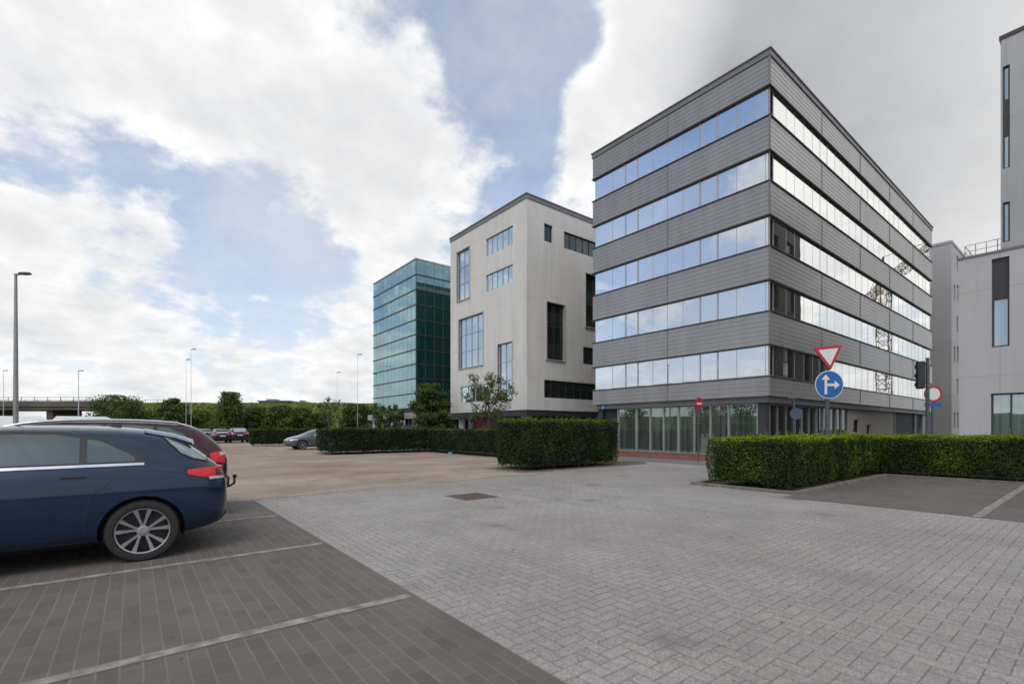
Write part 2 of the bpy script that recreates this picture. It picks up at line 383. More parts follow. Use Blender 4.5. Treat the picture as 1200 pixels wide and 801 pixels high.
# gravel lot with a ragged front edge
gb = MB()
edge = []
for i in range(141):
    x = -40+i*(10.15+40)/140
    yy = 10.6 if x < 1.9 else 10.62+.55*min(1, (x-1.9)/6.0)
    edge.append((x, yy+.16*noise.noise(Vector((x*1.1, 3, 0)))+.07*noise.noise(Vector((x*4, 8, 0)))))
outer = edge+[(10.15, 13.9), (14.6, 13.9), (14.6, 75), (-40, 75)]
gb.poly([(x, y, .006) for x, y in outer]); struct(gb.build('gravel_lot', M_GRAVEL))
sheet('parking_bay_paving', [(-26, -26), (1.87, -26), (1.87, 10.5), (-26, 10.5)], .004, M_DARKP)
def strips():
    b = MB()
    for y in (3.68, 6.02, 8.42, 1.3, -1.1):
        b.poly([(-26, y-.05, .008), (1.82, y-.05, .008), (1.82, y+.05, .008), (-26, y+.05, .008)])
    struct(b.build('parking_bay_line', M_STRIP))
    b = MB()
    for y in (1.36, -1.2, -3.7):
        b.poly([(10.5, y-.06, .008), (17.5, y-.06, .008), (17.5, y+.06, .008), (10.5, y+.06, .008)])
    struct(b.build('parking_bay_line', M_STRIP))
strips()
sheet('side_parking_bay', [(10.48, -26), (17.6, -26), (17.6, 4.25), (10.48, 4.25)], .004, M_DARKP)
# planted islands with soil and kerbs
def island(name, pts, kerb=True, h=.05, w=.09, label=None):
    b = MB(); b.poly([(x, y, .012) for x, y in pts]); struct(b.build('soil_bed', M_SOIL))
    if kerb:
        b = MB(); n = len(pts); P = [Vector((x, y, 0)) for x, y in pts]
        area = sum(P[i].x*P[(i+1) % n].y-P[(i+1) % n].x*P[i].y for i in range(n)); sg = 1 if area > 0 else -1
        outs = []
        for i in range(n):
            d0 = (P[i]-P[i-1]).normalized(); d1 = (P[(i+1) % n]-P[i]).normalized()
            n0 = Vector((d0.y, -d0.x, 0))*sg; n1 = Vector((d1.y, -d1.x, 0))*sg
            nn = (n0+n1); nn = nn/max(nn.length_squared, .3)*2; outs.append(P[i]+nn*w*1.0)
        for i in range(n):
            a, c = P[i], P[(i+1) % n]; A, Cc = outs[i], outs[(i+1) % n]
            q = [(a.x, a.y), (A.x, A.y), (Cc.x, Cc.y), (c.x, c.y)]
            top = [(x, y, h) for x, y in q]; bot = [(x, y, -.02) for x, y in q]
            b.poly(top); b.poly([bot[1], bot[2], top[2], top[1]]); b.poly([bot[3], bot[0], top[0], top[3]])
        struct(b.build('kerb', M_KERB, normals=True))
nose = [(15.9+.9*math.cos(a), 12.72+.98*math.sin(a)) for a in [(-90+i*15)*PI/180 for i in range(13)]]
island('a', [(9.75, 11.74)]+nose+[(9.75, 13.7)], True, .03, .07)
nose = [(11.15+.12, 4.27), (17.7, 4.27), (17.7, -26), (19.75, -26), (19.75, 6.5), (11.1, 6.5), (11.1, 4.4)]
island('b', [(11.12, 4.27), (17.62, 4.27), (17.62, -26), (19.75, -26), (19.75, 6.55), (11.12, 6.55)], True, .07, .09)
island('c', [(14.0, 14.6), (15.9, 14.6), (15.9, 29), (8.2, 29), (8.2, 26.1), (14.0, 26.1)], False)
# drain cover
def drain():
    x, y = 5.52, 8.3; r = empty('drain_cover', 'rusty brown square drain cover set flush in the light paving', 'drain cover', (x, y, 0))
    b = MB(); b.box(-.40, -.40, -.05, -.36, .40, .009); b.box(.36, -.40, -.05, .40, .40, .009); b.box(-.36, -.40, -.05, .36, -.36, .009); b.box(-.36, .36, -.05, .36, .40, .009)
    b.build('frame', M_IRON, r)
    b = MB(); b.box(-.355, -.355, -.05, .355, .355, .007)
    for i in range(9):
        for j in range(9):
            if (i+j) % 2 == 0: X = -.33+i*.075; Y = -.33+j*.075; b.box(X, Y, .0072, X+.06, Y+.03, .012)
            else: X = -.33+i*.075; Y = -.33+j*.075; b.box(X+.015, Y, .0072, X+.045, Y+.055, .012)
    b.build('lid', M_IRON, r)
drain()
# loose grit on paving and gravel lot edge
def grit(name, n, x0, x1, y0, y1, s0, s1, m, keep=None):
    b = MB(); k = 0
    while k < n:
        x = random.uniform(x0, x1); y = random.uniform(y0, y1)
        if keep and not keep(x, y): continue
        k += 1; s = random.uniform(s0, s1); c = len(b.v); a = random.random()*6
        for q in range(5):
            A = a+q*1.257; rr = s*random.uniform(.7, 1.1); b.v.append((x+rr*math.cos(A), y+rr*math.sin(A), .004))
        b.v.append((x, y, .008+s*.7))
        for q in range(5): b.face((c+q, c+(q+1) % 5, c+5))
    o = b.build(name, m); tag(o, None, None, kind='stuff'); return o
tag(grit('loose_grit', 1500, 1.9, 10.2, 10.2, 11.0, .006, .02, simple('grit_tan', (.3, .26, .22), .9, var=.4, scale=30)), 'fine loose gravel spilled along the gravel lot edge', 'gravel')
tag(grit('paving_debris', 500, -3, 9, 1.2, 9, .003, .008, simple('debris', (.07, .055, .04), .9, var=.5, scale=20)), 'tiny crumbs of dirt and leaf litter on the paving', 'debris')

def litter():
    P = []; 
    for (x0, y0, x1, y1, n) in [(11.0, 4.25, 17.6, 4.40, 260), (11.0, 4.3, 11.3, 6.5, 160), (17.4, -3, 17.7, 4.2, 220), (9.8, 11.65, 15, 11.95, 300), (14.7, 11.8, 16.6, 13.6, 160), (9.9, 11.8, 10.2, 13.8, 120), (10.6, 3.2, 17.5, 4.2, 60), (8, 26.6, 14, 27.1, 200), (13.7, 15, 14.2, 26, 260), (3, 3, 10, 10, 60)]:
        q = RNG.random((n, 2)); P.append(np.stack([x0+(x1-x0)*q[:, 0], y0+(y1-y0)*q[:, 1], np.full(n, .03)+RNG.random(n)*.02], 1))
    P = np.concatenate(P); o = leaf_mesh('leaf_litter', P, np.tile(np.array([0, 0, 2.5]), (len(P), 1)), .045, RNG.random(len(P)), simple('dry_leaf', (.13, .085, .045), .8, var=.5, scale=30), None, (0, 0, 0), .6, .5)
    tag(o, 'dry fallen leaves scattered along the feet of the hedges', 'leaf litter', kind='stuff')
# ================================================================ BUILDINGS
H_ALL = 16.3
def ring(b, x0, y0, x1, y1, prof, top=False, bottom=False):
    """prof: (z, outward offset) swept around a rectangle"""
    rs = []
    for z, o in prof:
        rs.append([b.vert(q) for q in ((x0-o, y0-o, z), (x1+o, y0-o, z), (x1+o, y1+o, z), (x0-o, y1+o, z))])
    for r0, r1 in zip(rs, rs[1:]):
        for k in range(4): b.face((r0[k], r0[(k+1) % 4], r1[(k+1) % 4], r1[k]))
    if top: b.face(rs[-1])
    if bottom: b.face(rs[0][::-1])
class Face:
    """a wall plane; s runs along the wall; kind 'X' = plane X=p facing -X, 'Y' = plane Y=q facing -Y, 'N' = plane Y=q facing +Y"""
    def __init__(s, kind, c): s.k = kind; s.c = c
    def P(s, a, z, o=0):   # o outward
        if s.k == 'X': return (s.c-o, a, z)
        if s.k == 'N': return (a, s.c+o, z)
        return (a, s.c-o, z)
    def quad(s, b, a0, a1, z0, z1, o=0): b.poly([s.P(a0, z0, o), s.P(a1, z0, o), s.P(a1, z1, o), s.P(a0, z1, o)])
    def box(s, b, a0, a1, z0, z1, o0, o1):
        p = s.P(a0, z0, o0); q = s.P(a1, z1, o1); b.box(*p, *q)
    def wall(s, b, a0, a1, z0, z1, holes, depth=.2):
        A = sorted({a0, a1, *[h[0] for h in holes], *[h[1] for h in holes]}); Z = sorted({z0, z1, *[h[2] for h in holes], *[h[3] for h in holes]})
        A = [a for a in A if a0-1e-6 <= a <= a1+1e-6]; Z = [z for z in Z if z0-1e-6 <= z <= z1+1e-6]
        for i in range(len(A)-1):
            for j in range(len(Z)-1):
                ma = (A[i]+A[i+1])/2; mz = (Z[j]+Z[j+1])/2
                if any(h[0] < ma < h[1] and h[2] < mz < h[3] for h in holes): continue
                s.quad(b, A[i], A[i+1], Z[j], Z[j+1])
        for h in holes:
            c = [(h[0], h[2]), (h[1], h[2]), (h[1], h[3]), (h[0], h[3])]
            for i in range(4):
                p, q = c[i], c[(i+1) % 4]
                b.poly([s.P(*p), s.P(*q), s.P(*q, -depth), s.P(*p, -depth)])
def pane_obj(face, a0, a1, z0, z1, o, m, parent, off, tilt=.0016, name='pane'):
    b = MB(off); j = lambda: random.uniform(-tilt, tilt)*.6
    ja, jz = random.uniform(-tilt, tilt), random.uniform(-tilt, tilt)
    w = (a1-a0)/2; h = (z1-z0)/2
    b.poly([face.P(a0, z0, o-ja*w-jz*h), face.P(a1, z0, o+ja*w-jz*h), face.P(a1, z1, o+ja*w+jz*h), face.P(a0, z1, o-ja*w+jz*h)])
    return b.build(name, m, parent)
def add_window(face, root, off, a0, a1, z0, z1, nv, nh, glass, depth=.16, fw=.05, frame=None, hood=0, hs=None, fo=None):
    frame = frame or M_DKMET
    b = MB(off)
    d0, d1 = -depth-.03, -depth+.035
    face.box(b, a0, a0+fw, z0, z1, d0, d1); face.box(b, a1-fw, a1, z0, z1, d0, d1)
    face.box(b, a0+fw, a1-fw, z0, z0+fw, d0, d1); face.box(b, a0+fw, a1-fw, z1-fw, z1, d0, d1)
    for i in range(1, nv):
        a = a0+(a1-a0)*i/nv; face.box(b, a-fw*.4, a+fw*.4, z0+fw, z1-fw, d0+.004, d1-.006)
    for z in (hs if hs is not None else [z0+(z1-z0)*i/nh for i in range(1, nh)]):
        face.box(b, a0+fw, a1-fw, z-fw*.4, z+fw*.4, d0+.006, d1-.010)
    w = b.build('window', frame, root)
    if hood:
        b = MB(off); t = .05
        face.box(b, a0-t, a0, z0-t, z1+t, -.05, hood); face.box(b, a1, a1+t, z0-t, z1+t, -.05, hood)
        face.box(b, a0, a1, z1, z1+t, -.05, hood); face.box(b, a0-.03, a1+.03, z0-t, z0, -.05, hood+.003)
        b.build('surround', M_SURR, w)
    zs = [z0]+(list(hs) if hs is not None else [z0+(z1-z0)*i/nh for i in range(1, nh)])+[z1]
    b = MB(off)
    for i in range(nv):
        for j in range(len(zs)-1):
            A0 = a0+(a1-a0)*i/nv; A1 = a0+(a1-a0)*(i+1)/nv; ja = random.uniform(-.003, .003); jz = random.uniform(-.003, .003); ww = (A1-A0)/2; h = (zs[j+1]-zs[j])/2; o = -depth-.01
            b.cur = 0
            b.poly([face.P(A0, zs[j], o-ja*ww-jz*h), face.P(A1, zs[j], o+ja*ww-jz*h), face.P(A1, zs[j+1], o+ja*ww+jz*h), face.P(A0, zs[j+1], o-ja*ww+jz*h)])
    b.build('pane', glass, w)
    return w

def office_block():
    X0, X1 = 19.5, 46.2; Y0 = onX(X0, 902)[0]; Y1 = onX(X0, 695)[0]
    tc = onX(X0, 902)[1]
    Z = lambda h: EYE+h/F*tc
    root = empty('office_block', 'six storey office block with grey metal bands and mirrored ribbon windows', 'building', (X0, Y0, 0)); off = root.location[:]
    tops = [Z(100.1+76*k) for k in range(5)]; bots = [Z(61.8+76.4*k) for k in range(5)]
    zbase = Z(39.3); zroof = Z(446)
    bands = [(zbase, bots[0])]+[(tops[k], bots[k+1]) for k in range(4)]+[(tops[4], zroof-.28)]
    for (z0, z1) in bands:
        n = max(3, round((z1-z0)/.185)); prof = [(z0, -.25)]
        for k in range(n):
            a = z0+(z1-z0)*k/n; c = z0+(z1-z0)*(k+1)/n
            prof += [(a, .013), (c-.010, .007), (c-.004, .004)]
        prof += [(z1, .004), (z1, -.25)]
        b = MB(off); ring(b, X0, Y0, X1, Y1, prof)
        o = b.build('cladding_band', M_CLAD, root)
        # joints in the boards and corner trim
        b = MB(off)
        for u in (782.4,):
            y = onX(X0, u)[0]; b.box(X0-.027, y-.012, z0+.01, X0-.001, y+.012, z1-.01)
        for x in [X0+26.7*i/5 for i in (1, 2, 3, 4)]: b.box(x-.012, Y0-.027, z0+.01, x+.012, Y0-.001, z1-.01)
        b.box(X0-.032, Y0-.032, z0+.004, X0+.03, Y0+.03, z1-.004)
        b.build('trim', M_BEAM, o)
    # drip sills above and below each ribbon of windows
    for k in range(5):
        b = MB(off); ring(b, X0, Y0, X1, Y1, [(bots[k]-.002, -.25), (bots[k]-.002, .055), (bots[k]+.035, .055), (bots[k]+.045, -.25)]); b.build('sill', M_DKMET, root)
        b = MB(off); ring(b, X0, Y0, X1, Y1, [(tops[k]-.05, -.25), (tops[k]-.05, .05), (tops[k]+.004, .05), (tops[k]+.01, -.25)]); b.build('lintel', M_DKMET, root)
    # roof: fascia and cap
    b = MB(off); ring(b, X0, Y0, X1, Y1, [(zroof-.28, .0), (zroof-.28, .05), (zroof-.05, .05), (zroof-.05, .09), (zroof, .09), (zroof, -.35), (zroof-.3, -.35)])
    b.build('roof_cap', M_BEAM, root)
    b = MB(off); b.box(X0+.2, Y0+.2, zroof-.6, X1-.2, Y1-.2, zroof-.32); b.build('roof', M_ROOF, root)
    b = MB(off); b.box(X0+.45, Y0+.45, .0, X1-.45, Y1-.45, zroof-.61); b.build('core_wall', M_REVEAL, root)
    # ribbon windows
    FX = Face('X', X0); FY = Face('Y', Y0)
    ul = [698.1, 718.1, 733.7, 748, 765.5, 782.4, 800.8, 821, 841.4, 863.5, 897.5]
    ys = [onX(X0+.08, u)[0] for u in ul]; thick = {2, 3, 7, 8}
    ur = [905.5, 920.6, 930.6, 941.5, 951.5, 960.2, 968.6]
    xs = [onY(Y0+.08, u)[0] for u in ur]
    st = (xs[-1]-xs[0])/6*1.05
    while xs[-1]+st < X1-.35: xs.append(xs[-1]+st)
    xs.append(X1-.2)
    for k in range(5):
        z0, z1 = bots[k]+.04, tops[k]-.05
        b = MB(off)
        for i, y in enumerate(ys):
            w = .026 if i in thick else .009
            FX.box(b, y-w, y+w, z0, z1, -.10, -.052 if i not in thick else -.035)
        FX.box(b, Y0+.03, ys[-1]-.02, z0, z1, -.11, -.08)
        FX.box(b, Y0+.02, Y1-.02, z0, z0+.03, -.13, -.06); FX.box(b, Y0+.02, Y1-.02, z1-.025, z1, -.13, -.06)
        w = b.build('ribbon_window', M_MULL, root)
        for i in range(len(ys)-1):
            pane_obj(FX, ys[i+1], ys[i], z0, z1, -.06, M_GLASS, w, off, .0022)
        pane_obj(FX, Y0+.08, ys[-1], z0, z1, -.06, M_GLASS, w, off)
        b = MB(off)
        for i, x in enumerate(xs):
            wd = .018 if i % 6 in (0, 5) else .006
            FY.box(b, x-wd, x+wd, z0, z1, -.10, -.055)
        FY.box(b, X0+.15, X1-.02, z0, z0+.03, -.13, -.06); FY.box(b, X0+.15, X1-.02, z1-.025, z1, -.13, -.06)
        w = b.build('ribbon_window', M_MULL, root)
        n = len(xs)-1; grp = [0, 1, 2, 3, 4, 6, 9, 13, n]
        for g0, g1 in zip(grp, grp[1:]):
            bb = MB(off)
            for i in range(g0, g1):
                ja, jz = random.uniform(-.0018, .0018), random.uniform(-.0015, .0015); ww = (xs[i+1]-xs[i])/2; h = (z1-z0)/2; o = -.06
                bb.poly([FY.P(xs[i], z0, o-ja*ww-jz*h), FY.P(xs[i+1], z0, o+ja*ww-jz*h), FY.P(xs[i+1], z1, o+ja*ww+jz*h), FY.P(xs[i], z1, o-ja*ww+jz*h)])
            bb.build('pane', M_GLASSR, w)
        b = MB(off); b.box(X0+.12, Y0+.06, z0, X0+.155, Y0+.1, z1); b.build('corner_post', M_MULL, root)
    # ground floor
    zb = Z(32)
    b = MB(off); b.box(X0+.15, Y0+.15, zb, X1-.15, Y1-.15, zbase+.02); b.build('beam', M_BEAM, root)
    G = X0+.3; FG = Face('X', G); Yg = Y0+.3
    um = [724, 745.4, 761.5, 777.2, 794.5, 813.2, 832, 853.4, 887.4]; ym = [onX(G, u)[0] for u in um]
    zs = EYE-.0432*1.2766*G
    b = MB(off); b.box(G-.04, Y0+.35, -.05, G+.25, Y1-.0, zs-.03); b.build('brick_plinth', M_BRICK, root)
    b = MB(off)
    for i, y in enumerate(ym):
        w = .045 if i in (1, 4) else .03
        FG.box(b, y-w, y+w, zs, zb-.01, -.12, -.0)
    FG.box(b, ym[-1], ym[0], zs-.03, zs+.02, -.12, .06); FG.box(b, ym[-1], ym[0], zb-.06, zb-.005, -.12, -.02)
    gl = b.build('shopfront_window', M_MULL, root)
    for i in range(len(ym)-1): pane_obj(FG, ym[i+1], ym[i], zs, zb-.01, -.06, M_GLASSGF, gl, off, .001)
    b = MB(off); b.box(G-.02, Yg-.02, 0, G+.35, ym[-1]-.03, zb); b.build('column', M_COLUMN, root)
    b = MB(off); b.box(G+.5, ym[0]+.05, 0, G+.7, Y1-.1, zb); b.box(G, Y1-.35, 0, G+.3, Y1-.1, zb); b.build('column', M_COLUMN, root)
    FH = Face('Y', Yg); xe = onY(Yg, 993)[0]; x2 = onY(Yg, 1047)[0]
    b = MB(off); n = 11; xm = [G+.35+(xe-G-.35)*i/n for i in range(n+1)]
    for i, x in enumerate(xm): FH.box(b, x-.03, x+.03, .1, zb-.01, -.1, .0 if i % 3 else .03)
    FH.box(b, xm[0], xm[-1], zb-.08, zb-.005, -.1, -.02)
    gl = b.build('lobby_window', M_BEAM, root)
    for i in range(n): pane_obj(FH, xm[i], xm[i+1], .1, zb-.01, -.06, M_GLASSDK, gl, off, .002)
    b = MB(off)
    o1 = onY(Yg, 999.5)[0], onY(Yg, 1007)[0]; o2 = onY(Yg, 1016)[0], onY(Yg, 1020.5)[0]; tt = onY(Yg, 1003)[1]; t2 = onY(Yg, 1018)[1]
    holes = [(o1[0], o1[1], zt(506.5, tt), zt(491.5, tt)), (o2[0], o2[1], 0.2, zt(497, t2))]
    FH.wall(b, xe, x2, 0, zb, holes, .15); b.build('side_wall', M_BEIGE, root)
    for h in holes: add_window(FH, root, off, *h, 1, 1, M_GLASSD, .12, .06)
    # recessed entrance and parking mouth beyond the beige wall
    b = MB(off); b.box(x2+.1, Yg+3, 0, X1-.5, Yg+3.2, zb); b.build('recess_wall', M_REVEAL, root)
    for u in (1050, 1074):
        x = onY(Yg, u)[0]; b = MB(off); b.box(x-.22, Yg+.05, 0, x+.22, Yg+.45, zb-.002); b.build('pier', M_CONC, root)
    b = MB(off); b.box(X1-1.2, Yg, 0, X1-.35, Yg+.4, zb-.002); b.build('pier', M_GREYB, root)
    # soffit light in the recess
    x = onY(Yg, 1058)[0]; b = MB(off); b.box(x-.5, Yg+1, zb-.1, x+.1, Yg+1.25, zb-.02); b.build('soffit_light', M_WHITE, root)
office_block()

def white_building():
    X0 = 19.5; Y0, tc = onX(X0, 617); Y1 = onX(X0, 528)[0]; X1 = 45
    root = empty('white_office_building', 'white rendered office building with scattered windows, between green tower and grey block', 'building', (X0, Y0, 0)); off = root.location[:]
    zb = zt(479.6, tc); zr = zt(226, tc)
    FX = Face('X', X0); FY = Face('Y', Y0)
    def L(u0, u1, v0, v1, ur):
        t = onX(X0, ur)[1]; return (onX(X0, u1)[0], onX(X0, u0)[0], zt(v1, t), zt(v0, t))
    def R(u0, u1, v0, v1, ur):
        t = onY(Y0, ur)[1]; return (onY(Y0, u0)[0], onY(Y0, u1)[0], zt(v1, t), zt(v0, t))
    wl = [(L(536, 550.5, 288.5, 348, 551), 2, 3, M_GLASSB, .07), (L(569.5, 601, 263.5, 286, 601), 5, 1, M_GLASSW, 0), (L(569.5, 601, 309, 330, 601), 5, 1, M_GLASSW, 0),
          (L(538, 566.5, 365.5, 427, 567), 4, 3, M_GLASSB, .07), (L(584, 600.5, 400, 466.5, 601), 2, 3, M_GLASSB, .07), (L(539.5, 574, 449, 469.5, 574), 4, 1, M_GLASSW, 0)]
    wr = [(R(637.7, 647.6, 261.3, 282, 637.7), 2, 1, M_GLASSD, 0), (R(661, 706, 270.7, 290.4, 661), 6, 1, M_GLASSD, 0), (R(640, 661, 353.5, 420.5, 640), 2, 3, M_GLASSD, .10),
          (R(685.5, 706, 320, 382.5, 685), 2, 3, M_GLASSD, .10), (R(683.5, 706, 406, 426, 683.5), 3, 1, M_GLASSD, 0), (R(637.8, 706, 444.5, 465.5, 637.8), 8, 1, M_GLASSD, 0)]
    b = MB(off)
    FX.wall(b, Y0, Y1, zb, zr-.32, [w[0] for w in wl], .16); FY.wall(b, X0, X1, zb, zr-.32, [w[0] for w in wr], .16)
    b.poly([(X0, Y1, zb), (X1, Y1, zb), (X1, Y1, zr-.32), (X0, Y1, zr-.32)]); b.poly([(X1, Y0, zb), (X1, Y1, zb), (X1, Y1, zr-.32), (X1, Y0, zr-.32)])
    b.poly([(X0, Y0, zb), (X1, Y0, zb), (X1, Y1, zb), (X0, Y1, zb)])
    b.build('wall', M_WHITEB, root)
    b = MB(off); ring(b, X0, Y0, X1, Y1, [(zr-.32, -.02), (zr-.32, .05), (zr-.06, .05), (zr-.06, .09), (zr, .09), (zr, -.3), (zr-.4, -.3)], top=True); b.build('roof_cap', M_BEAM, root)
    for face, ws in ((FX, wl), (FY, wr)):
        for (r, nv, nh, g, hood) in ws:
            add_window(face, root, off, *r, nv, nh, g, .10 if face is FX else .14, .038, frame=M_SURR if face is FX else None, hood=hood)
    # ground floor: dark beam, columns, mural
    b = MB(off); b.box(X0+.05, Y0+.05, zb-.38, X1-.1, Y1-.05, zb-.003); b.build('beam', M_COLUMN, root)
    b = MB(off); b.box(X0+1.8, Y0+1.6, 0, X1-1, Y1-.4, zb-.38); b.build('recessed_wall', M_REVEAL, root)
    for u in (541.5, 612): 
        y = onX(X0+.6, u)[0] if u < 600 else Y0+.6
        b = MB(off); b.lathe([(.27, 0), (.27, zb-.383)], 'z', 20, (X0+.6, y, 0)); b.build('column', M_WHITEC, root, smooth=True, auto=40)
    for xx in (27, 34): b = MB(off); b.lathe([(.27, 0), (.27, zb-.383)], 'z', 20, (xx, Y0+.6, 0)); b.build('column', M_WHITEC, root, smooth=True, auto=40)
    G = X0+1.3
    y0, y1 = onX(G, 598)[0], onX(G, 556)[0]
    b = MB(off); b.box(G, y0, .1, G+.08, y1, zb-.39); b.build('mural_panel', M_MURAL, root)
    b = MB(off); ya = onX(G, 554)[0]; yb2 = Y1-.6; FG = Face('X', G)
    for i in range(5): y = ya+(yb2-ya)*i/4; FG.box(b, y-.05, y+.05, 0, zb-.39, -.1, .0)
    f = b.build('entrance_window', M_MULL, root)
    b = MB(off); FG.quad(b, ya, yb2, 0, zb-.39, -.05); b.build('pane', M_GLASSD, f)
white_building()

def green_tower():
    X0 = 19.5; Y0, tc = onX(X0, 487.4); Y1 = onX(X0, 437.8)[0]; X1 = 36
    root = empty('glass_office_building', 'green glass office building with thin floor bands, furthest left of the blocks', 'building', (X0, Y0, 0)); off = root.location[:]
    zr = zt(303, tc); vs = [303, 321.3, 338.8, 356.3, 374.2, 391.5, 409, 426, 443, 460.5, 477.5]
    zs = [zt(v, tc) for v in vs]; zb = zs[-1]
    b = MB(off); b.box(X0+.15, Y0+.15, zb, X1-.1, Y1-.1, zr-.1); b.build('core_wall', M_REVEAL, root)
    FX, FY = Face('X', X0), Face('Y', Y0)
    ny, nx = 11, 18
    for k in range(10):
        z1, z0 = zs[k]-.05, zs[k+1]+.05
        b = MB(off)
        for i in range(ny):
            a0 = Y0+(Y1-Y0)*i/ny; a1 = Y0+(Y1-Y0)*(i+1)/ny; ja = random.uniform(-.006, .006); jz = random.uniform(-.006, .006)
            b.poly([FX.P(a0+.015, z0, ja*-.4-jz*.5), FX.P(a1-.015, z0, ja*.4-jz*.5), FX.P(a1-.015, z1, ja*.4+jz*.5), FX.P(a0+.015, z1, -ja*.4+jz*.5)])
        w = b.build('curtain_glazing', M_GLASSG, root)
        b = MB(off)
        for i in range(nx):
            a0 = X0+(X1-X0)*i/nx; a1 = X0+(X1-X0)*(i+1)/nx
            FY.quad(b, a0+.015, a1-.015, z0, z1, random.uniform(-.004, .004))
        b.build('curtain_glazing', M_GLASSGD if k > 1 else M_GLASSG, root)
        b = MB(off); ring(b, X0, Y0, X1, Y1, [(zs[k+1]-.05, -.1), (zs[k+1]-.05, .05), (zs[k+1]+.05, .05), (zs[k+1]+.05, -.1)]); b.build('floor_band', M_DKMET, root)
        b = MB(off)
        for i in range(ny+1): a = Y0+(Y1-Y0)*i/ny; FX.box(b, a-.009, a+.009, z0, z1, -.06, .004)
        for i in range(nx+1): a = X0+(X1-X0)*i/nx; FY.box(b, a-.015, a+.015, z0, z1, -.06, .012)
        b.build('mullion', simple('green_grey_mullion', (.07, .12, .12), .5) if k == 0 else MATS['green_grey_mullion'], w)
    b = MB(off); ring(b, X0, Y0, X1, Y1, [(zr-.05, -.1), (zr-.05, .06), (zr+.06, .06), (zr+.06, -.3)], top=True); b.build('roof_cap', M_MULL, root)
    b = MB(off); b.box(X0+.02, Y0+.02, zb-.42, X1, Y1, zb-.003); b.build('dark_band', M_COLUMN, root)
    b = MB(off); b.box(X0-.5, Y0-.5, zb-.95, X1, Y1+.3, zb-.425); b.build('canopy', M_CONC, root)
    FG = Face('X', X0+.8); b = MB(off)
    for i in range(14): y = Y0+.5+(Y1-Y0-1)*i/13; FG.box(b, y-.05, y+.05, 0, zb-.95, -.1, 0)
    f = b.build('shopfront_window', M_MULL, root); b = MB(off); FG.quad(b, Y0+.5, Y1-.5, 0, zb-.95, -.05); b.build('pane', M_GLASSD, f)
    b = MB(off); b.box(X0+1.2, Y0+.6, 0, X1-.5, Y1-.6, zb-.953); b.build('inner_wall', M_REVEAL, root)
    for y in (Y0+.1, (Y0+Y1)/2, Y1-.3): b = MB(off); b.box(X0-.15, y-.22, 0, X0+.25, y+.22, zb-.953); b.build('column', M_WHITEC, root)
green_tower()

def far_block():
    X0 = 50.8; Y0, tc = onX(X0, 1115); Y1 = 22; X1 = 75
    root = empty('grey_office_building', 'plain grey block with slit windows seen beyond the end of the ribbon window block', 'building', (X0, Y0, 0)); off = root.location[:]
    zr = zt(282, tc); FY = Face('Y', Y0)
    holes = []
    for k, v in enumerate((309, 343, 380, 415, 453, 492)):
        for u in (1118.7, 1122.5) if k % 2 else (1122.0,):
            x0 = onY(Y0, u-.9)[0]; x1 = onY(Y0, u+.9)[0]; t = onY(Y0, u)[1]; holes.append((x0, min(x1, X1-1), zt(v+9, t), zt(v-9, t)))
    holes = [h for h in holes if h[0] < X1-2]
    b = MB(off); FY.wall(b, X0, X1, 0, zr, holes, .2)
    b.poly([(X0, Y0, 0), (X0, Y1, 0), (X0, Y1, zr), (X0, Y0, zr)]); b.poly([(X0, Y0, zr), (X1, Y0, zr), (X1, Y1, zr), (X0, Y1, zr)])
    b.poly([(X1, Y0, 0), (X1, Y1, 0), (X1, Y1, zr), (X1, Y0, zr)]); b.poly([(X0, Y1, 0), (X1, Y1, 0), (X1, Y1, zr), (X0, Y1, zr)])
    b.build('wall', M_GREYB, root)
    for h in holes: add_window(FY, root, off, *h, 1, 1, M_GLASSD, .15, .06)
    b = MB(off); ring(b, X0, Y0, X1, Y1, [(zr-.15, 0), (zr-.15, .05), (zr+.05, .05), (zr+.05, -.3)]); b.build('roof_cap', M_MULL, root)
far_block()

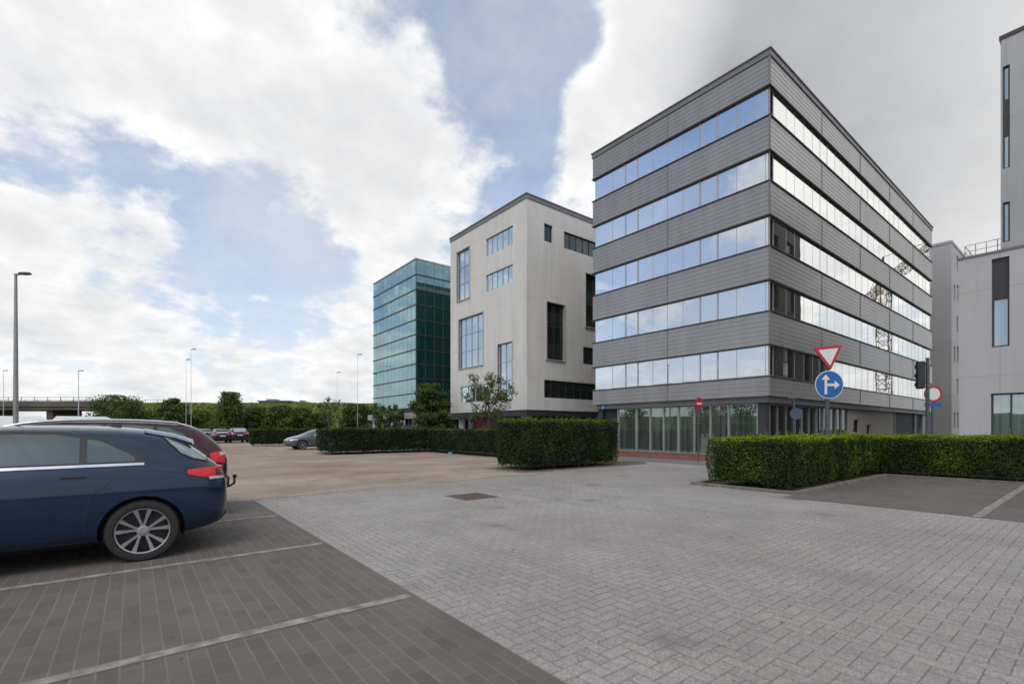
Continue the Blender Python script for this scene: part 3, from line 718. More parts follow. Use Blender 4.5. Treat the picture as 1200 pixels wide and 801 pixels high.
def right_building():
    X0 = 26.0; Yc, tc = onX(X0, 1124); YT, tt = onX(X0, 1172.7); X1 = 40; Ys = -22
    root = empty('terraced_office_building', 'pale rendered building with roof terrace and grey upper tower at the right edge', 'building', (X0, Yc, 0)); off = root.location[:]
    zl = zt(304, tc); zr = H_ALL+.05
    FX = Face('X', X0); FN = Face('N', Yc)
    def L(u0, u1, v0, v1, ur):
        t = onX(X0, ur)[1]; return (onX(X0, u1)[0], onX(X0, u0)[0], zt(v1, t), zt(v0, t))
    a = L(1162, 1183, 300, 407, 1162); a = (a[0], a[1], a[2], zl-.25)
    c = L(1161, 1235, 461, 520, 1161); c = (c[0], c[1], .25, c[3])
    holes = [a, c, (-3.5, -1.2, a[2], a[3]), (-9, -4.5, .25, c[3])]
    b = MB(off); FX.wall(b, Ys, Yc, 0, zl, holes, .18)
    nh = []
    for x in (27, 29.6, 32.2, 34.8, 37.4):
        for z0, z1 in ((.6, 2.6), (4.2, 6.6)): nh.append((x, x+1.5, z0, z1))
    nb_ = MB(off); FN.wall(nb_, X0, X1, 0, zl, nh, .18); nb_.build('side_wall', M_OLIVE, root)
    b.poly([(X1, Ys, 0), (X1, Yc, 0), (X1, Yc, zl), (X1, Ys, zl)]); b.poly([(X0, Ys, zl), (X1, Ys, zl), (X1, Yc, zl), (X0, Yc, zl)]); b.poly([(X0, Ys, 0), (X1, Ys, 0), (X1, Ys, zl), (X0, Ys, zl)])
    b.build('wall', M_WHITEC, root)
    b = MB(off); ring(b, X0, Ys, X1, Yc, [(zl-.02, -.02), (zl-.02, .04), (zl+.05, .04), (zl+.05, -.3)]); b.build('parapet_cap', M_BEAM, root)
    zm = zt(350, tt)
    w = add_window(FX, root, off, *a, 1, 1, M_GLASSW, .14, .06, hs=[zt(350, onX(X0, 1162)[1])])
    b = MB(off); FX.box(b, a[0]+.05, a[1]-.05, zm, a[3]-.05, -.13, -.10); b.build('dark_panel', M_COLUMN, w)
    add_window(FX, root, off, *c, 3, 1, M_GLASSW, .14, .06)
    add_window(FX, root, off, *holes[2], 1, 2, M_GLASSW, .14, .06); add_window(FX, root, off, *holes[3], 3, 1, M_GLASSW, .14, .06)
    for h in nh: add_window(FN, root, off, *h, 1, 1, M_GLASSD, .14, .06)
    # tower, same plane, set 2 cm proud
    XT = X0-.02; FT = Face('X', XT); XT1 = 38; FTN = Face('N', YT)
    s1 = L(1175, 1183.5, 79, 198.6, 1175); s2 = L(1175, 1183.5, 238, 288, 1175); s2 = (s2[0], s2[1], zl+.3, s2[3])
    hs = [s1, s2, (-4.4, -3.4, s1[2], s1[3])]
    b = MB(off); FT.wall(b, Ys, YT, zl+.06, zr, hs, .2)
    tn = [(x, x+1.4, z, z+1.9) for x in (27.5, 30.2, 33, 35.6) for z in (9.6, 12.6)]
    nb_ = MB(off); FTN.wall(nb_, XT, XT1, zl+.06, zr, tn, .18); nb_.build('side_wall', M_OLIVE, root)
    b.poly([(XT, Ys, zr), (XT1, Ys, zr), (XT1, YT, zr), (XT, YT, zr)]); b.poly([(XT1, Ys, zl), (XT1, YT, zl), (XT1, YT, zr), (XT1, Ys, zr)])
    tw = b.build('tower_wall', M_TOWER, root)
    t1 = onX(X0, 1175)[1]
    w = add_window(FT, root, off, *s1, 1, 1, M_GLASSW, .1, .05, hs=[zt(160, t1), zt(118, t1)])
    b = MB(off); FT.box(b, s1[0]+.04, s1[1]-.04, zt(160, t1), zt(118, t1), -.10, -.07); b.build('dark_panel', M_COLUMN, w)
    add_window(FT, root, off, *s2, 1, 1, M_GLASSW, .1, .05); add_window(FT, root, off, *hs[2], 1, 3, M_GLASSW, .1, .05)
    for h in tn: add_window(FTN, root, off, *h, 1, 1, M_GLASSD, .14, .06)
    b = MB(off); ring(b, XT, Ys, XT1, YT, [(zr-.1, 0), (zr-.1, .04), (zr+.04, .04), (zr+.04, -.3)]); b.build('roof_cap', M_DKMET, root)
    # terrace railing
    b = MB(off)
    for z in (zl+.28, zl+.52): b.tube([(X0+.15, YT+.02, z), (X0+.15, Yc-.15, z), (X1-3, Yc-.15, z)], .012, 6)
    for y in np.linspace(YT+.1, Yc-.15, 4): b.tube([(X0+.15, y, zl+.05), (X0+.15, y, zl+.52)], .015, 6)
    for x in np.linspace(X0+1.2, X1-3, 9): b.tube([(x, Yc-.15, zl+.05), (x, Yc-.15, zl+.52)], .015, 6)
    b.build('railing', M_GALV, root)
right_building()

# ================================================================ VEGETATION
def leaf_mesh(name, P, N, size, tint, m, parent=None, off=(0, 0, 0), aspect=.62, jitter=.9):
    """P (n,3) leaf centres, N (n,3) facing hints; each leaf a pointed quad"""
    n = len(P); N = N+RNG.normal(0, jitter, (n, 3)); N /= np.linalg.norm(N, axis=1)[:, None]+1e-9
    T = RNG.normal(0, 1, (n, 3)); T -= (T*N).sum(1)[:, None]*N; T /= np.linalg.norm(T, axis=1)[:, None]+1e-9
    B = np.cross(N, T); s = (size*RNG.uniform(.65, 1.3, n))[:, None]
    v = np.empty((n, 4, 3)); v[:, 0] = P-T*s*.5; v[:, 1] = P+B*s*.5*aspect+N*s*.1; v[:, 2] = P+T*s*.5; v[:, 3] = P-B*s*.5*aspect+N*s*.1
    v = v.reshape(-1, 3)-np.array(off)
    me = bpy.data.meshes.new(name); me.vertices.add(n*4); me.vertices.foreach_set('co', v.ravel().astype(np.float32))
    me.loops.add(n*4); me.loops.foreach_set('vertex_index', np.arange(n*4, dtype=np.int32))
    me.polygons.add(n); me.polygons.foreach_set('loop_start', np.arange(0, n*4, 4, dtype=np.int32))
    me.update(calc_edges=True)
    a = me.attributes.new('tint', 'FLOAT', 'FACE'); a.data.foreach_set('value', np.clip(tint, 0, 1).astype(np.float32))
    me.materials.append(m)
    o = bpy.data.objects.new(name, me); COL.objects.link(o)
    if parent: o.parent = parent
    return o
def vnoise(P, sc, seed=0):
    k = np.array([[1.7, 2.3, .9], [2.9, -1.1, 1.3], [-.7, 1.9, 2.7], [3.7, 2.9, -2.2]])*sc
    r = np.zeros(len(P))
    for i, q in enumerate(k): r += np.sin(P@q+seed*1.7+i*2.1)
    return r/4
def hedge(label, group, boxes, h, m, dens, leaf, shoots=0, seed=1, base=.10, rough=.06):
    x0 = boxes[0][0]; y0 = boxes[0][1]
    root = empty('hedge', label, 'hedge', (x0, y0, 0), 0, group); off = root.location[:]
    b = MB(off)
    for i, (a0, b0, a1, b1) in enumerate(boxes): b.box(a0+.13+i*.004, b0+.13+i*.004, base+.08, a1-.13-i*.004, b1-.13-i*.004, h-.13-i*.004)
    b.build('twig_core', M_HCORE, root)
    b = MB(off)
    for (a0, b0, a1, b1) in boxes:
        k = int(((a1-a0)+(b1-b0))*2.2)
        for _ in range(k):
            x = random.uniform(a0+.12, a1-.12); y = random.uniform(b0+.12, b1-.12)
            if min(x-a0, a1-x, y-b0, b1-y) > .5: continue
            b.tube([(x, y, 0), (x+random.uniform(-.05, .05), y+random.uniform(-.05, .05), .4)], [.018, .01], 5)
    b.build('stem', M_BARK, root)
    Ps, Ns, Ts = [], [], []
    for (a0, b0, a1, b1) in boxes:
        faces = [((a0, b0, base), (0, b1-b0, 0), (0, 0, h-base), (-1, 0, 0)), ((a1, b0, base), (0, b1-b0, 0), (0, 0, h-base), (1, 0, 0)),
                 ((a0, b0, base), (a1-a0, 0, 0), (0, 0, h-base), (0, -1, 0)), ((a0, b1, base), (a1-a0, 0, 0), (0, 0, h-base), (0, 1, 0)),
                 ((a0, b0, h), (a1-a0, 0, 0), (0, b1-b0, 0), (0, 0, 1))]
        for fi, (o, U, V, Nn) in enumerate(faces):
            o, U, V, Nn = map(np.array, (o, U, V, Nn)); A = np.linalg.norm(U)*np.linalg.norm(V)
            vis = 1.0 if fi in (0, 2, 4) else .35
            n = int(A*dens*vis); q = RNG.random((n, 2)); P = o+q[:, :1]*U+q[:, 1:]*V
            dn = rough*vnoise(P, 2.2, seed)+rough*.6*vnoise(P, 7.5, seed+2)
            depth = RNG.exponential(.035, n)
            P = P+Nn*(dn-depth+.01)[:, None]
            if fi != 4:
                e = np.minimum(q[:, 1]*3, 1); P = P-Nn*((1-e)*.06)[:, None]
                P[:, 2] += (q[:, 1] > .97)*RNG.uniform(-.05, .03, n)
            # drop a few where thin near the foot
            keep = RNG.random(n) < (np.clip(q[:, 1]*5+.25, 0, 1) if fi != 4 else 1.0)
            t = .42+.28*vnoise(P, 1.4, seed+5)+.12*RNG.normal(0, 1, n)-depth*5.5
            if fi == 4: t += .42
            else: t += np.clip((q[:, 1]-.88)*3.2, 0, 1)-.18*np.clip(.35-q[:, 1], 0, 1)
            # never push leaves out into another box of the same hedge
            Ps.append(P[keep]); Ns.append(np.tile(Nn, (keep.sum(), 1))*1.2+np.array([0, 0, .35])); Ts.append(t[keep])
        if shoots:
            n = int((a1-a0)*(b1-b0)*shoots)
            for _ in range(n):
                x = random.uniform(a0, a1); y = random.uniform(b0, b1); L = abs(random.gauss(0, .07))+.02
                k = int(3+L*40); zz = np.linspace(0, L, k); P = np.stack([x+RNG.normal(0, .012, k)+zz*random.uniform(-.3, .3), y+RNG.normal(0, .012, k), h+zz], 1)
                Ps.append(P); Ns.append(np.tile(np.array([0, 0, .3]), (k, 1))); Ts.append(np.full(k, .85)+RNG.normal(0, .1, k))
    P = np.concatenate(Ps); N = np.concatenate(Ns); T = np.concatenate(Ts)
    leaf_mesh('foliage', P, N, leaf, T, m, root, off, .6, .75)
    return root
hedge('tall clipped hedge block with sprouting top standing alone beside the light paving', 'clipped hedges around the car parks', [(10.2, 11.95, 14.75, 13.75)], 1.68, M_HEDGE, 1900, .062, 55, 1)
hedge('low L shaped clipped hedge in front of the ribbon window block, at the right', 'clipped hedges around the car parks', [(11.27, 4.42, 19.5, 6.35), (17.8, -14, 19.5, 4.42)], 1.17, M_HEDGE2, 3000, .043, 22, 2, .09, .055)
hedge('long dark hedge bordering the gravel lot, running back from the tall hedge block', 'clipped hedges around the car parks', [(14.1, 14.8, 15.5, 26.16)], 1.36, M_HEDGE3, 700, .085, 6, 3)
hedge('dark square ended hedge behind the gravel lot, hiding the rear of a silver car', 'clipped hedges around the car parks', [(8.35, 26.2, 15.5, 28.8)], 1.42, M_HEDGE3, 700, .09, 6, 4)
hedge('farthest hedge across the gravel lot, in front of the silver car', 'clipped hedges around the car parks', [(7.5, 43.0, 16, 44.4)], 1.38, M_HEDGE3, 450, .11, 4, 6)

def tree(name, label, x, y, h, r, seed, kind='round', m=None, leaf=.14, nleaf=5000, trunk_h=None, group=None, cat='tree', rz=None):
    root = empty(name, label, cat, (x, y, 0), 0, group); off = root.location[:]
    rnd = random.Random(seed); th = trunk_h if trunk_h is not None else h*.3
    b = MB(off); tr = max(.04, h*.018)
    b.tube([(x, y, -.1), (x+rnd.uniform(-.05, .05), y, th), (x+rnd.uniform(-.1, .1), y+rnd.uniform(-.1, .1), h*.75)], [tr*1.4, tr, tr*.3], 8)
    tips = []
    nb = 9 if kind != 'sparse' else 13
    for i in range(nb):
        a = i*2.4+rnd.random(); z0 = th*.8+(h*.72-th*.8)*i/nb
        if kind == 'pointed': rr = r*(1-(z0-th)/(h-th))*.95+.1
        else:
            q = (z0-th)/(h-th); rr = r*math.sqrt(max(.08, 1-(q-.35)**2*1.9))
        up = rr*(.55 if kind != 'sparse' else .95)*rnd.uniform(.6, 1.2)
        p1 = (x+rr*.5*math.cos(a), y+rr*.5*math.sin(a), z0+up*.35); p2 = (x+rr*math.cos(a+.2), y+rr*math.sin(a+.2), z0+up)
        b.tube([(x, y, z0), p1, p2], [tr*.5, tr*.3, tr*.08], 5, False)
        tips += [p1, p2]
        if kind == 'sparse':
            for _ in range(2):
                aa = a+rnd.uniform(-.8, .8); p3 = (p1[0]+rr*.45*math.cos(aa), p1[1]+rr*.45*math.sin(aa), p1[2]+up*rnd.uniform(.3, .8)); b.tube([p1, p3], [tr*.25, tr*.06], 4, False); tips.append(p3)
    tips.append((x, y, h*.93))
    b.build('trunk', M_BARK, root, smooth=True)
    # clumps
    Ps, Ns, Ts = [], [], []
    if kind == 'sparse':
        cl = [(p, r*.20*rnd.uniform(.7, 1.3)) for p in tips]+[((x+rnd.uniform(-.2, .2), y+rnd.uniform(-.2, .2), h*rnd.uniform(.8, .97)), r*.16) for _ in range(4)]
    else:
        cl = []
        nc = 46
        for i in range(nc):
            z = th*.75+(h-th*.75)*((i+.5)/nc); q = (z-th*.75)/(h-th*.75)
            rr = r*(1-q*.93) if kind == 'pointed' else r*math.sqrt(max(.05, 1-(q*2-.85)**2/1.35))
            a = i*2.39996; k = rnd.uniform(.3, .86)
            cl.append(((x+rr*k*math.cos(a), y+rr*k*math.sin(a), z-.05*h*(k > .7)), r*rnd.uniform(.24, .38)*(1-.15*q)))
    tot = sum(c[1]**2 for c in cl)
    for (p, cr) in cl:
        n = max(12, int(nleaf*cr*cr/tot)); d = RNG.normal(0, 1, (n, 3)); d /= np.linalg.norm(d, axis=1)[:, None]
        rad = cr*RNG.random(n)**.4*RNG.uniform(.8, 1.25, n); P = np.array(p)+d*rad[:, None]*np.array([1, 1, .8])
        P += RNG.normal(0, cr*.16, (n, 3))
        P = P[P[:, 2] < h*1.01] if kind != 'sparse' else P
        d = (P-np.array(p)); d /= np.linalg.norm(d, axis=1)[:, None]+1e-6
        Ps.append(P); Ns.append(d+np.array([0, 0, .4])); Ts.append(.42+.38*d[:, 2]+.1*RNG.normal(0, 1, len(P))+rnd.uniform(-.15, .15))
    leaf_mesh('crown', np.concatenate(Ps), np.concatenate(Ns), leaf, np.concatenate(Ts), m or M_TREE, root, off)
    return root
litter()
GT = 'young trees in front of the office buildings'
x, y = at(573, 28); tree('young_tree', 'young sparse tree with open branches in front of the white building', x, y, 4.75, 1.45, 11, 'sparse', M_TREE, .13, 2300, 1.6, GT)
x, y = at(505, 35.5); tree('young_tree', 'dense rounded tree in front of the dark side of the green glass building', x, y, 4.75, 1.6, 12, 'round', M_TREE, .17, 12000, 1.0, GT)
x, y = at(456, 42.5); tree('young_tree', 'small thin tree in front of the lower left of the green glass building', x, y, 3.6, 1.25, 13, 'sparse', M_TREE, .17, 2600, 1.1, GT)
FT = 'trees in front of the green embankment'
far = [(137, 78, 463, 35, 'round', 'broad round tree left of centre of the embankment, right of the overpass'), (203, 78, 467, 20, 'round', 'compact round tree just right of the broadest tree'),
       (270, 72, 459.5, 30, 'pointed', 'tallest pointed tree by the parked dark cars'), (301, 76, 476, 19, 'round', 'low dark tree right of the pointed tree'),
       (329, 72, 475, 19, 'round', 'dark bushy tree behind the left end of the farthest hedge'), (354, 76, 478, 17, 'round', 'small bushy tree behind the silver car'),
       (386, 62, 462.5, 12, 'sparse', 'wispy slender tree rising above the embankment behind the hedges'), (418, 66, 474, 24, 'round', 'wide low tree next to the left edge of the green glass building'),
       (236, 84, 481, 20, 'round', 'low pale bush between the round tree and the pointed tree'), (374, 80, 484, 16, 'round', 'lowest bush left of the wispy slender tree'), (168, 86, 481, 20, 'round', 'low bush at the end of the overpass')]
for i, (u, t, v, hw, kd, lb) in enumerate(far):
    x, y = at(u, t); h = zt(v, t); r = hw/F*t
    tree('tree', lb, x, y, h, r, 30+i, kd, M_TREEF, .30 if kd != 'sparse' else .2, 9000 if kd != 'sparse' else 700, h*.12 if kd != 'sparse' else h*.4, FT)
# trees on the open side, mirrored in the ground floor glass
GR = 'trees on the far side of the car park, mirrored in the ground floor glass'
for i, (x, y, h, r) in enumerate([(-30, 34, 8.5, 3.0), (-38, 44, 7, 3), (-46, 22, 6.5, 3.2), (-34, 56, 6, 2.6)]):
    tree('tree', ['tall tree mirrored in the shopfront glass', 'round tree mirrored left in the shopfront glass', 'low tree mirrored at the right of the shopfront glass', 'small tree mirrored at the far left of the shopfront glass'][i], x, y, h, r, 60+i, 'round', M_TREEF, .34, 2600, h*.25, GR)

# ================================================================ EMBANKMENT, OVERPASS
def embankment():
    b = MB()
    def run(path, hts, wide=16):
        rows = []
        P = [Vector((x, y, 0)) for x, y in path]
        pts = []
        for i in range(len(P)-1):
            n = max(2, int((P[i+1]-P[i]).length/4))
            for k in range(n): f = k/n; pts.append((P[i].lerp(P[i+1], f), hts[i]*(1-f)+hts[i+1]*f))
        pts.append((P[-1], hts[-1]))
        for i, (p, h) in enumerate(pts):
            d = (pts[min(i+1, len(pts)-1)][0]-pts[max(i-1, 0)][0]).normalized(); n = Vector((-d.y, d.x, 0))
            row = []
            for s, zf in [(-1, -.01), (-.85, .18), (-.7, .42), (-.55, .66), (-.42, .86), (-.3, .96), (-.15, 1), (.3, 1), (1.2, 0)]:
                q = p+n*s*wide; zz = h*zf
                if 0 < zf: zz += .3*zf*noise.noise(Vector((q.x*.05, q.y*.05, 1)))+.25*noise.noise(Vector((q.x*.4, q.y*.4, 4)))
                row.append(b.vert((q.x, q.y, zz)))
            rows.append(row)
        for r0, r1 in zip(rows, rows[1:]):
            for k in range(len(r0)-1): b.face((r0[k], r0[k+1], r1[k+1], r1[k]))
    x1, y1 = at(150, 116); xa, ya = at(300, 116); xb, yb = at(450, 116)
    run([(130, 30), (xb, yb), (xa, ya), (x1, y1)][::1], [6, 6.7, 7.1, 7.0], -16)
    run([(-70, 195), (-150, 140), (-175, 60), (-175, -90), (-100, -190), (40, -190), (120, -120)], [7.5, 7.2, 7, 7, 6.5, 6, 6], -16)
    return struct(b.build('grass_embankment', M_GRASS, smooth=True))
embankment()
def cover():
    # rough shrubs and tall grass over the slope facing the car park
    n = 26000; us = RNG.uniform(150, 455, n); ts = RNG.uniform(99, 117, n)
    c = (us-600)/F; X = (CA*c+SA)*ts; Y = (CA-SA*c)*ts
    P = np.stack([X, Y, np.zeros(n)], 1)
    prof = np.interp(ts, [100, 102.4, 104.8, 107.2, 109.3, 111.2, 113.6], [0, .18, .42, .66, .86, .96, 1.0])*7.0
    P[:, 2] = prof*1.0+RNG.uniform(-.1, .45, n)+.12*vnoise(P, .035, 3)+.25*vnoise(P, .2, 5)+.1
    t = .55+.3*vnoise(P, .10, 1)+.15*RNG.normal(0, 1, n)
    o = leaf_mesh('embankment_shrubs', P, np.tile(np.array([-.2, -.6, .6]), (n, 1)), .75, t, leaf_mat('embankment_leaf', (.085, .12, .026), (.12, .165, .036), (.16, .21, .05), .25), None, (0, 0, 0), .7, .6)
    tag(o, 'rough low shrubs and grass covering the embankment', 'shrubs', kind='stuff')
cover()
def overpass():
    p0 = Vector((*at(186, 122), 0)); p1 = Vector((*at(-60, 122), 0)); d = (p1-p0).normalized(); n = Vector((-d.y, d.x, 0)); L = (p1-p0).length
    root = empty('overpass', 'long brown concrete road overpass on piers at the far left horizon', 'bridge', p0[:], math.atan2(d.y, d.x))
    b = MB(); b.box(0, -5, 6.1, L, 5, 7.3); b.build('deck', M_CONCD, root)
    b = MB(); b.box(0, -5.3, 7.31, L, -5.05, 8.3); b.box(0, 5.05, 7.31, L, 5.3, 8.3); b.box(0, -5.35, 6.9, L, -5.302, 7.6); b.box(0, 5.302, 6.9, L, 5.35, 7.6); b.build('parapet', M_CONCD, root)
    x = 6
    while x < L:
        b = MB(); b.box(x-.8, -4, 0, x+.8, 4, 6.1); b.build('pier', M_CONCD, root); x += 18
    b = MB(); x = 1
    while x < L: b.box(x-.05, 5.1, 8.3, x+.05, 5.2, 9.3); b.box(x-.05, -5.2, 8.3, x+.05, -5.1, 9.3); x += 3.2
    b.box(0, -5.18, 9.1, L, -5.12, 9.2); b.box(0, 5.12, 9.1, L, 5.18, 9.2)
    b.build('railing', M_GALV, root)
overpass()
# low rooftops just peeking over the embankment
def rooftop(label, u0, u1, v, t, col, hh=3):
    x0, y0 = at(u0, t); x1, y1 = at(u1, t); z = zt(v, t)
    root = empty('distant_building', label, 'building', (x0, y0, 0), math.atan2(y1-y0, x1-x0)); L = math.hypot(x1-x0, y1-y0)
    b = MB(); z += .9; b.box(0, 0, 0, L, 9, z-.5); b.build('wall', simple('far_wall', col, .8), root)
    b = MB(); b.box(-.4, -.4, z-.5, L+.4, 9.4, z-.2); b.box(L*.2, 1, z-.2, L*.5, 4, z+.3); b.build('roof', M_BEAM, root)
    for i in range(3): b = MB(); b.box(L*(.12+.3*i), -.06, z-2.2, L*(.3+.3*i), .02, z-1.0); b.build('window', M_GLASSD, root)
rooftop('long low dark roofed building just showing over the embankment', 303, 338, 471.6, 150, (.12, .12, .13))
rooftop('small blue grey building showing over the embankment, right of the dark roofed one', 347, 358, 473, 150, (.15, .2, .3))

# ================================================================ LAMPS
def lamp(label, u, t, v, thick, head=1, both=False):
    gm_ = M_GALV if t < 30 else M_HAZED
    x, y = at(u, t); h = zt(v, t)
    root = empty('street_lamp', label, 'street lamp', (x, y, 0), -math.radians(38.4), 'street lamps around the car parks')
    b = MB(); b.tube([(0, 0, 0), (0, 0, h*.5), (0, 0, h)], [thick, thick*.8, thick*.5], 10); b.build('pole', gm_, root, smooth=True, auto=40)
    b = MB(); b.tube([(0, 0, 0), (0, 0, .9)], [thick*1.35]*2, 12); b.build('base_collar', M_GALV, root, smooth=True, auto=40)
    b = MB()
    for s in ((1, -1) if both else (1,)):
        b.tube([(-.05*s, 0, h-.06), (.3*s*head, 0, h-.02)], [.035, .03], 6)
    b.build('arm', M_GALVD, root)
    for s in ((1, -1) if both else (1,)):
        b = MB(); st = 0
        b.lathe([(.02, -.26), (.1, -.2), (.13, 0), (.1, .2), (.03, .27)], 'x', 12, (0, 0, 0)); b.xf(Matrix.Translation((.38*s*head, 0, h)) @ Matrix.Scale(.5, 4, (0, 0, 1)))
        b.build('lamp_head', M_GALVD, root, smooth=True)
lamp('nearest street lamp with one short arm, tall at the left edge behind the blue car', 18.5, 20, 320.5, .095)
lamp('thin distant street lamp in front of the overpass', 92, 58, 434, .06)
lamp('distant lamp mast nearest the round trees, the taller of a close pair', 224, 62, 409, .032)
lamp('distant lamp mast, the shorter left one of a close pair', 218, 66, 421, .03)
lamp('slim distant lamp left of the green glass building', 419, 62, 415, .032)
lamp('faint slim lamp above the wispy slender tree', 395, 74, 436, .03)
lamp('thin distant lamp at the extreme left edge', 4, 62, 434, .04)
# ================================================================ SIGNS
def disc_mesh(b, r, z, y, n=36, sx=1, sz=1):
    b.poly([(r*sx*math.cos(2*PI*k/n), y, z+r*sz*math.sin(2*PI*k/n)) for k in range(n)][::1])
def sign_plate(parent, r, z, name='sign_plate', back=M_GALVD):
    b = MB(); b.lathe([(r, -.012), (r, .012)], 'y', 40, (0, 0, z)); return b.build(name, back, parent)
FACE_RZ = -math.radians(33)
# priority + direction post
x, y = at(971.5, 12.6)
root = empty('sign_post', 'grey post with red rimmed give way triangle above round blue arrow sign', 'traffic sign', (x, y, 0), -math.radians(39))
b = MB(); b.tube([(0, .078, 0), (0, .078, zt(403, 12.6)-.05)], .052, 14); b.build('post', M_GALVD, root, smooth=True, auto=40)
zc = zt(450.5, 12.6); r = .375
p = sign_plate(root, r, zc, 'arrow_sign', M_GALV)
b = MB(); disc_mesh(b, r-.004, zc, -.0135); b.build('white_rim', M_WHITE, p)
b = MB(); disc_mesh(b, r-.022, zc, -.0165); b.build('blue_face', M_BLUE, p)
def arrow(b, x0, z0, x1, z1, w, hw, hl, y):
    d = Vector((x1-x0, 0, z1-z0)).normalized(); n = Vector((-d.z, 0, d.x)); a = Vector((x0, y, z0)); e = Vector((x1, y, z1)); m_ = e-d*hl
    b.poly([a-n*w, m_-n*w, m_+n*w, a+n*w]); b.poly([m_-n*hw, e, m_+n*hw])
b = MB(); ax = -.095
arrow(b, ax, zc-.25, ax, zc+.265, .033, .115, .135, -.0195)
arrow(b, ax+.034, zc-.005, .27, zc-.005, .033, .115, .135, -.0195); b.build('white_arrows', M_WHITE, p)
# triangle
zt0 = zt(434.5, 12.6)+.005; tz = zt(405.5, 12.6); w2 = .385
def tri(b, s, y0, rr=.045, tilt=0):
    c = Vector((0, 0, zt0+(tz-zt0)*.64)); V = [Vector((-w2, 0, tz)), Vector((w2, 0, tz)), Vector((0, 0, zt0))]
    pts = []
    for i in range(3):
        v = c+(V[i]-c)*s; pr = (c+(V[i-1]-c)*s-v).normalized(); nx = (c+(V[(i+1) % 3]-c)*s-v).normalized()
        A = v+pr*rr; B = v+nx*rr
        for k in range(5): f = k/4; pts.append((A*(1-f)**2+v*2*f*(1-f)+B*f*f))
    return [(q.x, y0, q.z) for q in pts]
b = MB(); t0 = tri(b, 1, -.011); t1 = tri(b, 1, .011); b.poly(t0); b.poly(t1[::-1])
for i in range(len(t0)): b.poly([t0[i], t0[(i+1) % len(t0)], t1[(i+1) % len(t1)], t1[i]])
Rt = Matrix.Translation((0, 0, (tz+zt0)/2)) @ Matrix.Rotation(-math.radians(6), 4, 'Y') @ Matrix.Translation((0, 0, -(tz+zt0)/2))
b.xf(Rt); p = b.build('give_way_sign', M_RED, root)
b = MB(); b.poly(tri(b, .68, -.0145, .02)); b.xf(Rt); b.build('white_face', M_WHITE, p)
b = MB()
for z in (zc+.15, zc-.15, tz-.15): b.box(-.12, .012, z-.02, .12, .024, z+.02); b.tube([(0, .078, z-.02), (0, .078, z+.02)], .06, 12)
b.build('clamp', M_GALV, root)
# no entry
t = 20.3; x, y = at(819.2, t)
root = empty('no_entry_sign', 'small red and white no entry sign on a thin post before the shopfront', 'traffic sign', (x, y, 0), 0)
zc = zt(472.7, t); r = .275
b = MB(); b.tube([(0, .03, 0), (0, .03, zc+.15)], .028, 10); b.build('post', M_GALVD, root)
p = sign_plate(root, r, zc); b = MB(); disc_mesh(b, r-.003, zc, -.0135); b.build('red_face', M_RED, p)
b = MB(); b.poly([(-.2, -.0165, zc-.045), (.2, -.0165, zc-.045), (.2, -.0165, zc+.045), (-.2, -.0165, zc+.045)]); b.build('white_bar', M_WHITE, p)
# sign seen from behind, near the lobby
t = 19.2; x, y = at(930, t)
root = empty('street_sign', 'dim round sign turned away on a dark post before the lobby windows', 'traffic sign', (x, y, 0), -math.radians(60))
zc = zt(484.5, t); b = MB(); b.tube([(0, 0, 0), (0, 0, zt(465.5, t))], .04, 10); b.build('post', M_GALVD, root)
b = MB(); b.lathe([(.23, -.012), (.23, .012)], 'y', 32, (.09, -.06, zc)); b.build('sign_plate', simple('dull_blue_grey', (.05, .075, .12), .5), root)
b = MB(); b.box(-.2, -.05, zt(467, t), .3, .05, zt(466, t)+.02); b.build('top_bracket', M_GALVD, root)
# traffic light from behind
t = 16.5; x, y = at(1087, t)
root = empty('traffic_light', 'black traffic light seen from behind on a dark post over the right hedge', 'traffic light', (x, y, 0), -math.radians(66))
b = MB(); b.tube([(0, 0, 0), (0, 0, zt(419, t))], [.06, .055], 12); b.build('post', M_GALVD, root, smooth=True, auto=40)
z0, z1 = zt(455, t), zt(423, t)
b = MB(); b.box(-.30, -.14, z0, -.09, .12, z1); b.build('signal_housing', M_BLACKP, root, bevel=.03)
b = MB()
for k in range(3):
    zc = z0+(z1-z0)*(k+.5)/3; s0 = len(b.v); b.tube([(-.195, .12, zc), (-.195, .30, zc+.01)], [.09, .1], 14, False)
b.build('visor', M_BLACKP, root)
b = MB(); b.box(-.12, -.02, z1-.08, 0, .02, z1-.05); b.box(-.12, -.02, z0+.05, 0, .02, z0+.08); b.build('bracket', M_BLACKP, root)
# no vehicles sign with blue plate
t = 17.8; x, y = at(1093.5, t)
root = empty('prohibition_sign', 'round white sign with red ring and small blue plate, beside the traffic light', 'traffic sign', (x, y, 0), -math.radians(45))
zc = zt(461.5, t); b = MB(); b.tube([(0, .04, 0), (0, .04, zc+.2)], .035, 10); b.build('post', M_GALVD, root)
r = .31; p = sign_plate(root, r, zc); b = MB(); disc_mesh(b, r-.003, zc, -.0135); b.build('red_ring', M_RED, p)
b = MB(); disc_mesh(b, r*.73, zc, -.0165); b.build('white_face', M_WHITE, p)
b = MB(); b.box(-.29, -.012, zt(476.3, t), .28, .006, zt(471.5, t)); b.build('sub_plate', M_BLUE, root, bevel=.004)
